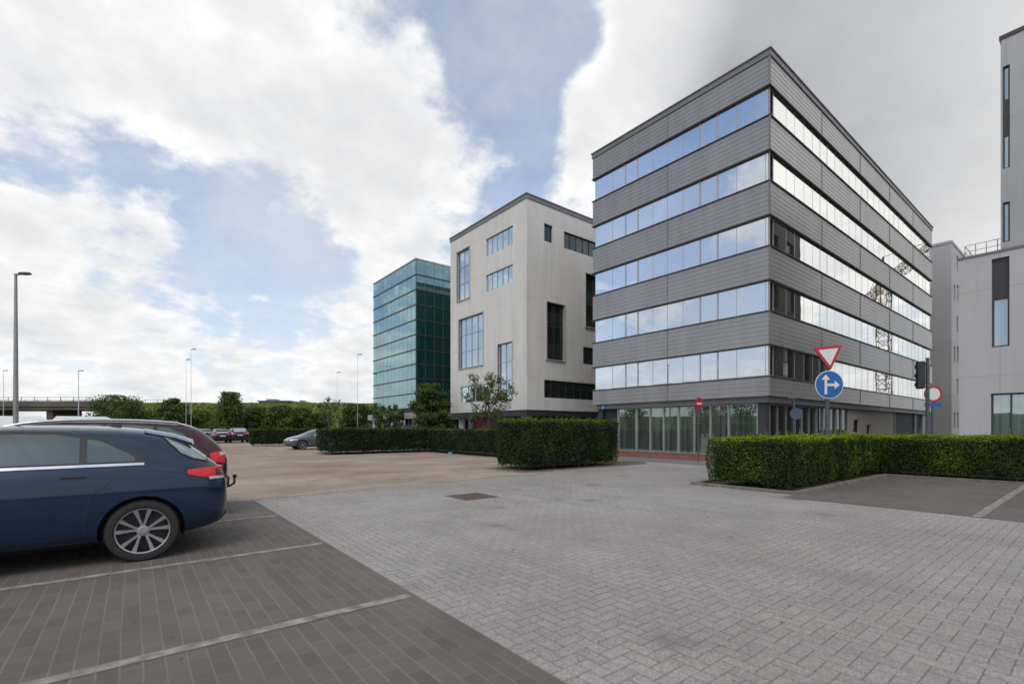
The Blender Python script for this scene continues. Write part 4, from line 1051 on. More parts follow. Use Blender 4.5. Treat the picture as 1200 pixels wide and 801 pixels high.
# small blue sign left of the block
t = 22.5; x, y = at(706.3, t)
root = empty('blue_sign', 'tiny round blue sign on a dark post at left foot of the grey block', 'traffic sign', (x, y, 0), -math.radians(20))
zc = zt(477.3, t); b = MB(); b.tube([(0, .03, 0), (0, .03, zc+.05)], .03, 8); b.build('post', M_BLACKP, root)
r = .1; p = sign_plate(root, r, zc); b = MB(); disc_mesh(b, r-.003, zc, -.0135); b.build('blue_face', M_BLUE, p); b = MB(); b.box(-.02, -.018, zc-.05, .02, -.0165, zc+.05); b.build('white_mark', M_WHITE, p)

# ================================================================ CARS
CARS = {
 'hatch': dict(L=4.42, wheels=(.80, 3.50), R=.325, st=[  # x, w, zb, zs, belt, wt, top
   (0.00, .66, .40, .66, .76, .50, .82), (0.035, .74, .33, .72, .85, .56, .92), (.10, .805, .28, .80, .93, .60, 1.02), (.20, .85, .25, .86, .985, .61, 1.11),
   (.35, .88, .23, .885, 1.01, .60, 1.22), (.50, .892, .21, .89, 1.02, .59, 1.315), (.66, .897, .20, .89, 1.025, .59, 1.385), (.9, .90, .19, .885, 1.03, .60, 1.425),
   (1.3, .90, .18, .88, 1.03, .61, 1.445), (1.9, .90, .18, .88, 1.01, .615, 1.445), (2.4, .90, .18, .87, .99, .60, 1.405), (2.8, .898, .18, .865, .97, .59, 1.29),
   (3.1, .895, .18, .85, .95, .62, 1.12), (3.35, .89, .18, .83, .92, .66, 1.0), (3.7, .88, .2, .79, .86, .66, .925), (4.05, .855, .22, .72, .78, .62, .845), (4.27, .79, .26, .64, .69, .55, .75), (4.40, .64, .33, .54, .58, .42, .62)],
   belt=[(0.83, 1.045), (2.0, 1.035), (3.05, .985)], roof=[(.83, 1.075), (.95, 1.16), (1.15, 1.275), (1.5, 1.345), (2.0, 1.35), (2.35, 1.315), (2.7, 1.20), (3.05, 1.0)], pill=[1.28, 2.15],
   rw=[(.95, .50), (1.25, .48)]),
 'wagon': dict(L=4.6, wheels=(.82, 3.58), R=.33, st=[
   (0.00, .68, .42, .72, .84, .54, .90), (0.03, .77, .34, .78, .95, .60, 1.03), (.09, .83, .28, .84, 1.0, .63, 1.14), (.20, .87, .25, .88, 1.04, .64, 1.27),
   (.35, .89, .23, .90, 1.05, .63, 1.41), (.52, .90, .21, .90, 1.06, .63, 1.495), (.75, .905, .20, .90, 1.06, .64, 1.53), (1.1, .91, .19, .90, 1.06, .645, 1.55),
   (1.6, .91, .18, .90, 1.05, .65, 1.56), (2.2, .91, .18, .89, 1.03, .64, 1.54), (2.6, .908, .18, .88, 1.01, .62, 1.46), (2.95, .905, .18, .87, .99, .62, 1.30),
   (3.3, .90, .18, .85, .97, .66, 1.10), (3.6, .89, .2, .82, .92, .67, 1.0), (4.0, .87, .22, .76, .84, .64, .91), (4.35, .82, .26, .68, .74, .56, .8), (4.58, .66, .34, .56, .62, .44, .66)],
   belt=[(.45, 1.08), (2.0, 1.06), (3.25, 1.0)], roof=[(.45, 1.14), (.6, 1.33), (.8, 1.42), (1.3, 1.465), (2.1, 1.46), (2.55, 1.39), (2.9, 1.25), (3.25, 1.02)], pill=[.95, 1.55, 2.35],
   rw=[(1.02, .5), (1.42, .52)])}
def interp(c, x):
    if x <= c[0][0]: return c[0][1]
    for (a, b), (c2, d) in zip(c, c[1:]):
        if x <= c2: return b+(d-b)*(x-a)/(c2-a)
    return c[-1][1]
CARMESH = {}
def car_shell(kind):
    if kind in CARMESH: return CARMESH[kind]
    D = CARS[kind]; bm = bmesh.new(); rings = []
    for (x, w, zb, zs, zbelt, wt, top) in D['st']:
        gap = top-zbelt; zr = zbelt+gap*(.78 if gap > .15 else .62)
        half = [(0, zb), (w*.78, zb), (w*.955, zb+.07), (w*.995, zb+.18), (w, (zs+zb)/2+.06), (w*.985, zs), (w*.945, zs+(zbelt-zs)*.55), (w*.915, zbelt), (wt+(w*.915-wt)*.12+.015, zr), (wt*.82, zr+(top-zr)*.72), (wt*.4, top-.008), (0, top)]
        full = [(x, y, z) for y, z in half]+[(x, -y, z) for y, z in half[-2:0:-1]]
        rings.append([bm.verts.new(p) for p in full])
    n = len(rings[0])
    for r0, r1 in zip(rings, rings[1:]):
        for k in range(n): bm.faces.new((r0[k], r1[k], r1[(k+1) % n], r0[(k+1) % n]))
    for r, s in ((rings[0], 1), (rings[-1], -1)):   # nested cap so the end stays rounded
        c = sum((v.co for v in r), Vector())/n
        inner = [bm.verts.new((v.co.x-.018*s, c.y+(v.co.y-c.y)*.8, c.z+(v.co.z-c.z)*.8)) for v in r]
        for k in range(n):
            q = (r[k], r[(k+1) % n], inner[(k+1) % n], inner[k]); bm.faces.new(q if s > 0 else q[::-1])
        h = n//2; L_ = inner[0:h+1]; R2 = [inner[0]]+inner[:h-1:-1]
        for k in range(h):
            a, b2, c2, d = inner[k], inner[k+1], inner[(n-k-1) % n], inner[(n-k) % n]
            vs = []
            for v in (a, b2, c2, d):
                if v not in vs: vs.append(v)
            if len(vs) >= 3: bm.faces.new(vs if s > 0 else vs[::-1])
    bmesh.ops.recalc_face_normals(bm, faces=bm.faces)
    me = bpy.data.meshes.new('shell'); bm.to_mesh(me); bm.free()
    o = bpy.data.objects.new('shell', me); COL.objects.link(o)
    s = o.modifiers.new('s', 'SUBSURF'); s.levels = 2; s.render_levels = 2
    dg = bpy.context.evaluated_depsgraph_get(); ev = o.evaluated_get(dg); full = bpy.data.meshes.new_from_object(ev)
    bmf = bmesh.new(); bmf.from_mesh(full); bvh = BVHTree.FromBMesh(bmf); bmf.free()
    # cut wheel arches
    cb = MB(); 
    for wx in D['wheels']:
        for sgn in (1, -1):
            y0, y1 = (.52, 1.2) if sgn > 0 else (-1.2, -.52)
            cb.lathe([(D['R']+.045, y0), (D['R']+.045, y1)], 'y', 48, (wx, 0, D['R']))
    cut = cb.build('cutter', M_BLACKP, None, normals=True)
    bo = o.modifiers.new('b', 'BOOLEAN'); bo.operation = 'DIFFERENCE'; bo.object = cut; bo.solver = 'EXACT'
    dg = bpy.context.evaluated_depsgraph_get(); dg.update(); body = bpy.data.meshes.new_from_object(o.evaluated_get(dg))
    body.polygons.foreach_set('use_smooth', [True]*len(body.polygons)); body.set_sharp_from_angle(angle=math.radians(38))
    bpy.data.objects.remove(cut); bpy.data.objects.remove(o)
    CARMESH[kind] = (body, bvh); return CARMESH[kind]
def side_patch(b, bvh, xs, lo, hi, nz, off, sgn):
    rows = []
    for x in xs:
        z0, z1 = lo(x), hi(x); row = []
        for j in range(nz+1):
            z = z0+(z1-z0)*j/nz; hit, nrm, _, _ = bvh.ray_cast(Vector((x, 3*sgn, z)), Vector((0, -sgn, 0)))
            if hit is None: hit = Vector((x, .6*sgn, z)); nrm = Vector((0, sgn, 0))
            if nrm.y*sgn < 0: nrm = -nrm
            row.append(b.vert(hit+nrm*off))
        rows.append(row)
    for r0, r1 in zip(rows, rows[1:]):
        for j in range(nz):
            q = (r0[j], r1[j], r1[j+1], r0[j+1]); b.face(q if sgn < 0 else q[::-1])
def end_patch(b, bvh, zs, y0f, y1f, ny, off, front, L):
    rows = []
    for z in zs:
        row = []
        for j in range(ny+1):
            y = y0f(z)+(y1f(z)-y0f(z))*j/ny; X = L+2 if front else -2
            hit = None
            for _k in range(30):
                hit, nrm, _, _ = bvh.ray_cast(Vector((X, y, z)), Vector((-1 if front else 1, 0, 0)))
                if hit is not None and abs(hit.x-(L if front else 0)) < 1.5: break
                y *= .97
            if hit is None: hit = Vector((L if front else 0, y, z)); nrm = Vector((1 if front else -1, 0, 0))
            if (nrm.x < 0) == front: nrm = -nrm
            row.append(b.vert(hit+nrm*off))
        rows.append(row)
    for r0, r1 in zip(rows, rows[1:]):
        for j in range(ny): b.face((r0[j], r0[j+1], r1[j+1], r1[j]))
def lin(a, b, n): return [a+(b-a)*i/n for i in range(n+1)]
def line_patch(b, bvh, pts, w, off, sgn):
    """thin groove strip following (x,z) points on the side"""
    rows = []
    P = []
    for (a, c) in zip(pts, pts[1:]):
        n = max(2, int(math.dist(a, c)/.04)); P += [(a[0]+(c[0]-a[0])*i/n, a[1]+(c[1]-a[1])*i/n) for i in range(n)]
    P.append(pts[-1])
    for i, p in enumerate(P):
        q0 = P[max(i-1, 0)]; q1 = P[min(i+1, len(P)-1)]; d = Vector((q1[0]-q0[0], q1[1]-q0[1])).normalized(); nn = Vector((-d.y, d.x))*w/2
        row = []
        for s in (-1, 1):
            x, z = p[0]+nn.x*s, p[1]+nn.y*s; hit, nrm, _, _ = bvh.ray_cast(Vector((x, 3*sgn, z)), Vector((0, -sgn, 0)))
            if hit is None: hit = Vector((x, .8*sgn, z)); nrm = Vector((0, sgn, 0))
            if nrm.y*sgn < 0: nrm = -nrm
            row.append(b.vert(hit+nrm*off))
        rows.append(row)
    for r0, r1 in zip(rows, rows[1:]): b.face((r0[0], r1[0], r1[1], r0[1]))
def wheel(parent, x, sgn, R, yo=.875):
    c = (x, sgn*yo, R)
    b = MB(); w = .205; ri = R*.735
    prof = [(ri, -w), (R*.93, -w), (R*.985, -w+.025), (R, -w+.05), (R, -.05), (R*.985, -.022), (R*.94, .0), (R*.86, .008), (ri+.012, .003), (ri, -.012)]
    b.lathe([(r, h*sgn) for r, h in prof], 'y', 48, c, closed=True)
    root = b.build('wheel', M_RUBBER, parent, smooth=True, auto=35, normals=True)
    b = MB(); prof = [(ri+.002, -.012), (ri-.003, .003), (ri-.013, .0), (ri-.016, -.02)]
    for (a, h), (a2, h2) in zip(prof, prof[1:]):
        n = 48
        for k in range(n):
            A0, A1 = 2*PI*k/n, 2*PI*(k+1)/n
            b.poly([(c[0]+a*math.cos(A0), c[1]+h*sgn, c[2]+a*math.sin(A0)), (c[0]+a*math.cos(A1), c[1]+h*sgn, c[2]+a*math.sin(A1)), (c[0]+a2*math.cos(A1), c[1]+h2*sgn, c[2]+a2*math.sin(A1)), (c[0]+a2*math.cos(A0), c[1]+h2*sgn, c[2]+a2*math.sin(A0))])
    # ten slim spokes in five pairs
    for k in range(5):
        for s in (-1, 1):
            a_in = 2*PI*k/5+.3+s*.10; a_out = 2*PI*k/5+.3+s*.27; r0, r1 = .045, ri-.012
            p0 = Vector((math.cos(a_in)*r0, 0, math.sin(a_in)*r0)); p1 = Vector((math.cos(a_out)*r1, 0, math.sin(a_out)*r1)); d = (p1-p0).normalized(); nn = Vector((-d.z, 0, d.x))
            q = []
            for (p, ww, h) in ((p0, .011, -.018), (p0.lerp(p1, .5), .012, -.012), (p1, .021, -.006)):
                q.append([(c[0]+(p+nn*ww).x, c[1]+sgn*h, c[2]+(p+nn*ww).z), (c[0]+(p-nn*ww).x, c[1]+sgn*h, c[2]+(p-nn*ww).z), (c[0]+(p-nn*ww).x, c[1]+sgn*(h-.04), c[2]+(p-nn*ww).z), (c[0]+(p+nn*ww).x, c[1]+sgn*(h-.04), c[2]+(p+nn*ww).z)])
            for A, B in zip(q, q[1:]):
                for i in range(4): b.poly([A[i], A[(i+1) % 4], B[(i+1) % 4], B[i]])
    b.build('rim', M_ALLOY, root, normals=True)
    b = MB(); b.lathe([(.05, -.05*sgn), (.055, -.012*sgn), (.03, -.006*sgn)], 'y', 20, c); b.build('hub_cap', M_GALV, root)
    b = MB(); b.lathe([(.15, -.10*sgn), (.15, -.08*sgn)], 'y', 28, c); b.lathe([(ri-.012, -.075*sgn), (ri-.012, -.065*sgn)], 'y', 28, c); b.build('brake_disc', M_RIMDK, root)
def make_car(name, label, kind, pm, loc, rz, group, rails=False, tow=False, detail=True, light_split=False):
    body, bvh = car_shell(kind); D = CARS[kind]; L = D['L']
    root = empty(name, label, 'car', loc, rz, group)
    me = body.copy(); me.materials.clear(); me.materials.append(pm); me.materials.append(M_BLACKP)
    o = bpy.data.objects.new('body', me); COL.objects.link(o); o.parent = root
    R = D['R']
    for wx in D['wheels']:
        for s in (1, -1): wheel(root, wx, s, R)
    for wx in D['wheels']:
        for s in (1, -1):
            b = MB(); n = 28; rr = R+.042; r0, r1 = [], []
            for k in range(n+1):
                a0 = -.3+(PI+.6)*k/n; r0.append(b.vert((wx+rr*math.cos(a0), s*.53, R+rr*math.sin(a0)))); r1.append(b.vert((wx+rr*math.cos(a0), s*.865, R+rr*math.sin(a0))))
            for k in range(n): b.face((r0[k], r0[k+1], r1[k+1], r1[k]))
            b.face(r0); b.build('arch_liner', M_BLACKP, root)
    bl = lambda x: interp(D['belt'], x); rf = lambda x: interp(D['roof'], x)
    x0, x1 = D['belt'][0][0], D['belt'][-1][0]
    for s in (1, -1):
        b = MB(); side_patch(b, bvh, lin(x0-.035, x1+.04, 46), lambda x: bl(x)-.012, lambda x: max(rf(min(max(x, x0), x1))+.028, bl(x)-.01), 8, .003, s)
        w = b.build('side_window', M_BLACKP, root, smooth=True)
        edges = [x0+.01]+D['pill']+[x1-.03]
        for a, c in zip(edges, edges[1:]):
            b = MB(); side_patch(b, bvh, lin(a+.028, c-.028, 20), lambda x: bl(x)+.012, lambda x: max(rf(x)-.004, bl(x)+.013), 8, .0065, s)
            b.build('pane', M_CGLASS, w, smooth=True)
        b = MB(); side_patch(b, bvh, lin(x0-.04, x1+.02, 50), lambda x: bl(x)-.03, lambda x: bl(x)-.006, 2, .010, s); b.build('chrome_strip', M_CHROME, root, smooth=True)
        # door seams, handle, sill trim
        wx0, wx1 = D['wheels']; b = MB(); pr = D['pill']; d1 = pr[-1]
        line_patch(b, bvh, [(d1, bl(d1)-.03), (d1+.02, .7), (d1+.01, .3)], .009, .0018, s)
        line_patch(b, bvh, [(x0+.12, bl(x0)-.03), (x0+.16, .92), (wx0+R+.10, .72), (wx0+R+.14, .5), (wx0+R+.14, .3)], .009, .0018, s)
        line_patch(b, bvh, [(x1-.02, bl(x1)-.03), (x1+.04, .7), (x1-.04, .3)], .009, .0018, s)
        line_patch(b, bvh, [(wx0+R+.13, .3), (wx1-R-.13, .3)], .009, .0018, s)
        b.build('door_seam', M_BLACKP, root)
        for hx in (x0+.42, d1+.30):
            b = MB(); side_patch(b, bvh, lin(hx, hx+.21, 8), lambda x: .905, lambda x: .945, 3, .0015, s); dh = b.build('door_handle', M_BLACKP, root, smooth=True)
            b = MB(); side_patch(b, bvh, lin(hx+.01, hx+.20, 8), lambda x: .918, lambda x: .938, 3, .022, s); b.build('grip', pm, dh, smooth=True)
        b = MB(); side_patch(b, bvh, lin(wx0+R+.08, wx1-R-.08, 20), lambda x: .20, lambda x: .245, 2, .006, s); b.build('sill_trim', M_BLACKP, root, smooth=True)
        # lamps: tail lamp wraps from side to rear
        zl, zh = (.83, .955) if kind == 'hatch' else (.86, 1.03)
        xr = .41 if kind == 'hatch' else .26
        b = MB(); side_patch(b, bvh, lin(.045, xr, 12), lambda x: zl+(.07 if kind == 'hatch' else .03)*((x-.04)/(xr-.04))**1.5, lambda x: zh+.012-.022*((x-.04)/(xr-.04))**2, 6, .008, s)
        tl = b.build('tail_light', M_TAIL, root, smooth=True)
        b = MB(); end_patch(b, bvh, lin(zl+.01, zh, 5), lambda z: s*.40, lambda z: s*.70, 8, .008, False, L); b.build('rear_lens', M_TAIL, tl, smooth=True)
        b = MB(); side_patch(b, bvh, lin(.05, xr*.5, 6), lambda x: zl+.0 if kind == 'hatch' else zh-.05, lambda x: zl+.028 if kind == 'hatch' else zh+.0, 2, .011, s); b.build('clear_lens', M_TAILW, tl, smooth=True)
        if kind == 'hatch': b = MB(); side_patch(b, bvh, lin(.05, .13, 6), lambda x: zl+.032, lambda x: zh-.01, 4, .0115, s); b.build('smoked_lens', M_SMOKE, tl, smooth=True)
        # headlight
        b = MB(); side_patch(b, bvh, lin(L-.62, L-.16, 10), lambda x: .62+.06*(L-.16-x)/.46, lambda x: .70+.05*(L-.16-x)/.46, 4, .006, s); b.build('headlight', M_HEADL, root, smooth=True)
        # mirror
        xm = x1-.12; b = MB(); b.lathe([(.03, -.09), (.075, -.06), (.085, 0), (.07, .06), (.03, .085)], 'y', 14, (xm, s*.98, bl(xm)+.03)); b.tube([(xm, s*.84, bl(xm)-.01), (xm, s*.93, bl(xm)+.02)], .02, 6); b.build('wing_mirror', pm, root, smooth=True)
    # rear window, plate, bumper insert, spoiler
    (za, ya), (zb_, yb_) = D['rw']
    b = MB(); end_patch(b, bvh, lin(za+.06, zb_, 10), lambda z: -(ya+.03), lambda z: (ya+.03), 14, .005, False, L); b.build('rear_window', M_CGLASS, root, smooth=True)
    b = MB(); end_patch(b, bvh, lin(.30, .42, 3), lambda z: -.6, lambda z: .6, 12, .01, False, L); b.build('bumper_insert', M_BLACKP, root, smooth=True)
    zp = .72 if kind == 'hatch' else .80
    b = MB(); b.box(-.045, -.26, zp-.055, -.030, .26, zp+.055); b.build('number_plate', M_PLATE, root)
    zsp = zb_+.03; xsp = .32 if kind == 'hatch' else .22
    b = MB(); end_patch(b, bvh, lin(.25, .36, 3), lambda z: -.6, lambda z: .6, 12, .01, True, L); end_patch(b, bvh, lin(.45, .62, 4), lambda z: -.42, lambda z: .42, 10, .008, True, L); b.build('front_grille', M_BLACKP, root, smooth=True)
    if kind == 'hatch':
        lo_ = [(.20, 1.03), (.36, 1.075), (.46, 1.13), (.62, 1.315)]; hi_ = [(.20, 1.075), (.27, 1.13), (.36, 1.20), (.48, 1.285), (.62, 1.36)]
        for s in (1, -1):
            b = MB(); side_patch(b, bvh, lin(.20, .62, 22), lambda x: interp(lo_, x)-.016, lambda x: interp(hi_, x), 6, .005, s); q = b.build('tailgate_side_trim', M_BLACKP, root, smooth=True)
            b = MB(); side_patch(b, bvh, lin(.215, .60, 22), lambda x: interp(lo_, x), lambda x: interp(hi_, x)-.004, 6, .009, s); b.build('pane', M_CGLASS2, q, smooth=True)
        zr_ = [(q[0], q[6]) for q in D['st']]; b = MB(); top = []; bot = []
        for i in range(13):
            yy = -.56+1.12*i/12; rd = (abs(yy)/.56)**3
            top.append([b.vert(p) for p in ((.78, yy*.98, interp(zr_, .78)-.045*rd+.004), (.5, yy, 1.352-.05*rd), (.31+.03*rd, yy, 1.285-.045*rd), (.30+.03*rd, yy, 1.258-.045*rd), (.5, yy, 1.27-.04*rd))])
        for a, c in zip(top, top[1:]):
            for k in range(5): b.face((a[k], a[(k+1) % 5], c[(k+1) % 5], c[k]))
        b.face(top[0][::-1]); b.face(top[-1]); b.build('roof_spoiler', pm, root, smooth=True, auto=50, normals=True)
    # windscreen
    b = MB(); end_patch(b, bvh, lin(1.0 if kind == 'hatch' else 1.1, 1.36 if kind == 'hatch' else 1.46, 10), lambda z: -(.66-.35*(z-1.0)), lambda z: (.66-.35*(z-1.0)), 14, .005, True, L); b.build('windscreen', M_CGLASS, root, smooth=True)
    # shark fin aerial
    xa = .98 if kind == 'hatch' else .9; za_ = interp([(q[0], q[6]) for q in D['st']], xa)
    if rails:
        for s in (1, -1):
            b = MB(); P = []
            for x in lin(.5, 2.75, 12):
                zz = interp([(q[0], q[6]) for q in D['st']], x); hit = bvh.ray_cast(Vector((x, s*.56, 3)), Vector((0, 0, -1)))[0]; P.append((x, s*.56, (hit.z if hit else zz)+(.035 if .55 < x < 2.7 else 0)))
            b.tube(P, .018, 8); b.build('roof_rail', M_CHROME, root, smooth=True)
    b = MB(); b.poly([(xa-.0, -.02, za_-.015), (xa+.16, -.02, za_-.01), (xa+.02, 0, za_+.055)]); b.poly([(xa-.0, .02, za_-.015), (xa+.02, 0, za_+.055), (xa+.16, .02, za_-.01)]); b.poly([(xa, -.02, za_-.015), (xa+.02, 0, za_+.055), (xa, .02, za_-.015)]); b.build('aerial', M_BLACKP, root)
    if tow:
        b = MB(); b.box(-.06, -.45, .42, .05, .45, .62); b.build('rear_bumper_block', M_BLACKP, root, bevel=.03)
        b = MB(); b.tube([(.1, 0, .42), (-.12, 0, .40), (-.19, 0, .44), (-.2, 0, .55)], .02, 8); b.lathe([(.005, -.032), (.03, -.02), (.034, 0), (.03, .02), (.005, .032)], 'z', 12, (-.2, 0, .57)); b.build('tow_hook', M_BLACKP, root, smooth=True)
    return root
GC = 'cars parked around the lots'
make_car('parked_car', 'dark blue hatchback parked nearest, rear half in view at the left edge', 'hatch', P_BLUE, (.885, 7.26, 0), PI, GC)
make_car('parked_car', 'burgundy estate car with silver roof rails parked behind the blue hatchback', 'wagon', P_BURG, (1.22, 9.72, 0), PI, GC, rails=True, tow=True)
make_car('parked_car', 'silver grey car with its nose sticking out from behind a hedge', 'hatch', P_GREY, (8.05+4.42, 34.9, 0), PI, GC)
make_car('parked_car', 'dark car seen from behind under the pointed tree, left of another dark car', 'hatch', P_BLACK, (*at(261, 47.5), 0), PI/2, GC)
make_car('parked_car', 'dark car seen from behind, nearest the left end of the farthest hedge', 'wagon', P_DBL, (*at(281.5, 48.5), 0), PI/2, GC)
make_car('parked_car', 'black car mostly hidden behind the burgundy car, left of the dark pair', 'hatch', P_BLACK, (*at(240.5, 50), 0), PI/2, GC)

def van(label, loc, rz):
    root = empty('parked_van', label, 'van', loc, rz, 'white vans parked below the overpass')
    # side profile extruded with inset roof
    prof = [(0, .45), (0, 1.2), (.06, 2.45), (.25, 2.68), (3.9, 2.68), (4.3, 2.5), (4.95, 1.55), (5.45, 1.35), (5.6, 1.05), (5.6, .45)]
    b = MB(); W = .98
    def yy(z): return W-(.13*max(0, z-1.3)/1.38)
    n = len(prof)
    for s in (1, -1): b.poly([(x, s*yy(z), z) for x, z in prof][::s])
    for i in range(n):
        (xa, za), (xb, zb) = prof[i], prof[(i+1) % n]; b.poly([(xa, -yy(za), za), (xb, -yy(zb), zb), (xb, yy(zb), zb), (xa, yy(za), za)])
    b.build('body', P_WHITE, root, bevel=.07)
    for s in (1, -1):
        b = MB(); b.poly([(3.75, s*(yy(1.6)+.01), 1.55), (4.8, s*(yy(1.6)+.01), 1.55), (4.32, s*(yy(2.3)+.01), 2.3), (3.75, s*(yy(2.3)+.01), 2.3)]); b.build('side_window', M_CGLASS, root)
        for wx in (1.0, 4.5):
            b = MB(); b.lathe([(.2, -.1), (.33, -.1), (.35, -.05), (.35, .05), (.33, .09), (.22, .1)], 'y', 28, (wx, s*.90, .35)); w = b.build('wheel', M_RUBBER, root, smooth=True, auto=40)
            b = MB(); b.lathe([(.2, .06*s), (.2, .105*s)], 'y', 20, (wx, s*.90, .35)); b.build('rim', M_GALV, w)
        b = MB(); b.box(-.015, s*.82-.07, 1.0, .01, s*.82+.07, 1.5); b.build('tail_light', M_TAIL, root)
    b = MB(); b.poly([(4.36, -.82, 2.46), (4.97, -.9, 1.62), (4.97, .9, 1.62), (4.36, .82, 2.46)]); b.build('windscreen', M_CGLASS, root)
    return root
x, y = at(62, 47); van('white van under the overpass, the right one of two', (x, y, 0), .12)
x, y = at(-20, 46); van('white van at the extreme left edge under the overpass, by the nearest lamp', (x, y, 0), .10)

# tower crane on the building site beyond the frame, mirrored in the street side windows
def crane():
    t = 85; rx, ry = ray(1036); X, Y = rx*t, 2*8.37-ry*t; h = 27.0; MC = simple('crane_steel', (.16, .11, .05), .6)
    root = empty('tower_crane', 'tall lattice tower crane seen mirrored in the street side ribbon windows', 'crane', (X, Y, 0), math.radians(150))
    def lattice(b, p, d, L, w, st, r=.07):
        d = Vector(d); u = Vector((0, 1, 0)); v = d.cross(u); n = int(L/st)
        C = [(a, c) for a, c in ((-1, -1), (1, -1), (1, 1), (-1, 1))]
        P = lambda k, q: Vector(p)+d*(k*st)+u*(C[q % 4][0]*w/2)+v*(C[q % 4][1]*w/2)
        for q in range(4): b.tube([P(0, q), P(n, q)], r, 4, False)
        for k in range(n):
            for q in range(4): b.tube([P(k, q), P(k+1, q+1)], r*.6, 3, False); b.tube([P(k, q), P(k, q+1)], r*.6, 3, False)
    b = MB(); lattice(b, (0, 0, 0), (0, 0, 1), h+3, 1.7, 1.7, .1); b.build('mast', MC, root)
    b = MB(); lattice(b, (1, 0, h), (1, 0, 0), 30, 1.2, 1.5); b.build('jib', MC, root)
    b = MB(); lattice(b, (-1, 0, h), (-1, 0, 0), 9, 1.2, 1.5); b.build('counter_jib', MC, root)
    b = MB(); b.box(-9.5, -.8, h-2.2, -7, .8, h-.7); b.build('counterweight', M_CONC, root)
    b = MB(); b.box(.9, -1.6, h-2, 2.4, -.2, h-.3); b.build('cab', M_WHITE, root, bevel=.1)
    b = MB(); b.tube([(0, 0, h+3), (0, 0, h+5)], .15, 6); b.tube([(0, 0, h+5), (20, 0, h+.7)], .05, 4); b.tube([(0, 0, h+5), (-9, 0, h+.7)], .05, 4); b.tube([(22, 0, h-.7), (22, 0, h-12)], .04, 4); b.build('stay_cable', M_DKMET, root)
crane()
# teal waste container near the dark cars, blue bag at the hedge foot
x, y = at(234.5, 56); root = empty('waste_container', 'small teal waste container beyond the parked cars', 'container', (x, y, 0))
b = MB(); b.box(-.6, -.5, .1, .6, .5, 1.25); b.build('bin_body', M_TEAL, root, bevel=.05); b = MB(); b.box(-.65, -.55, 1.252, .65, .55, 1.38); b.build('lid', M_TEAL, root, bevel=.04)
b = MB()
for sx in (-.45, .45):
    for sy in (-.35, .35): b.lathe([(.07, -.03), (.07, .03)], 'y', 10, (sx, sy, .07))
b.build('castor', M_BLACKP, root)
x, y = gnd(528, 531.5)
b = MB(); nn = 14; rings = []
for i in range(6):
    th = PI*i/5*.5; rings.append([b.vert((x+.16*math.cos(th)*(1+.25*noise.noise(Vector((k, i, 2))))*math.cos(2*PI*k/nn), y+.14*math.cos(th)*(1+.25*noise.noise(Vector((k, i, 5))))*math.sin(2*PI*k/nn), .01+.11*math.sin(th)+.02*noise.noise(Vector((k, i, 9))))) for k in range(nn)])
for r0, r1 in zip(rings, rings[1:]):
    for k in range(nn): b.face((r0[k], r0[(k+1) % nn], r1[(k+1) % nn], r1[k]))
tag(b.build('plastic_bag', M_CYAN, smooth=True), 'small bright blue plastic bag lying at the foot of the long dark hedge', 'bag')
x, y = at(503, 41); root = empty('site_barrier', 'low dark blue panel fence behind the hedge, under the dense rounded tree', 'fence', (x, y, 0), -.66)
b = MB(); b.box(-2.2, -.03, .3, 2.2, .03, 1.72); b.build('panel', simple('dark_blue_panel', (.008, .03, .12), .6), root); b = MB()
for q in (-2.2, -.75, .75, 2.2): b.box(q-.04, .03, 0, q+.04, .09, 1.76)
b.build('post', M_GALV, root)

# ================================================================ SKY + LIGHT
SUN_AZ = math.radians(221); SUN_EL = math.radians(50)     # azimuth measured from +X towards +Y
sun_dir = Vector((math.cos(SUN_EL)*math.cos(SUN_AZ), math.cos(SUN_EL)*math.sin(SUN_AZ), math.sin(SUN_EL)))
sl = bpy.data.lights.new('sun', 'SUN'); sl.energy = 1.2; sl.angle = math.radians(34); sl.color = (1, .955, .89)
so = bpy.data.objects.new('sun', sl); COL.objects.link(so); so.rotation_euler = sun_dir.to_track_quat('Z', 'Y').to_euler()
W = bpy.data.worlds.new('World'); SC.world = W; W.cycles.sampling_method = 'MANUAL'; W.cycles.sample_map_resolution = 512; W.use_nodes = True; nt = NT(W.node_tree)
bg = nt.n['Background']
sky = nt.new('ShaderNodeTexSky', sky_type='NISHITA'); sky.sun_disc = False; sky.sun_elevation = SUN_EL; sky.sun_rotation = PI/2-SUN_AZ
sky.air_density = 1.0; sky.dust_density = 2.2; sky.ozone_density = 1.2
S = .1
bg.inputs['Strength'].default_value = S
D_ = nt.new('ShaderNodeTexCoord').outputs['Generated']; dx, dy, dz = nt.sep(D_)
den = nt.m('ADD', nt.m('MAXIMUM', dz, 0), .34)
cp = nt.comb(nt.m('DIVIDE', dx, den), nt.m('DIVIDE', dy, den), 0)
def pdir(u, v):
    rx, ry = ray(u); return Vector((rx, ry, (HZ-v)/F)).normalized()
def mdir(u, v): d = pdir(u, v); return Vector((-d.x, d.y, d.z))   # the patch of sky the left facade mirrors
def blob_sum(lst):
    acc = None
    for (u, v, sg, a) in lst:
        c = pdir(u, v) if v is not None else u
        k = 1/(math.radians(sg)**2)
        e = nt.m('MULTIPLY', nt.m('EXPONENT', nt.m('MULTIPLY', nt.m('SUBTRACT', nt.vm('DOT_PRODUCT', D_, tuple(c)), 1), k)), a)
        acc = e if acc is None else nt.m('ADD', acc, e)
    return acc
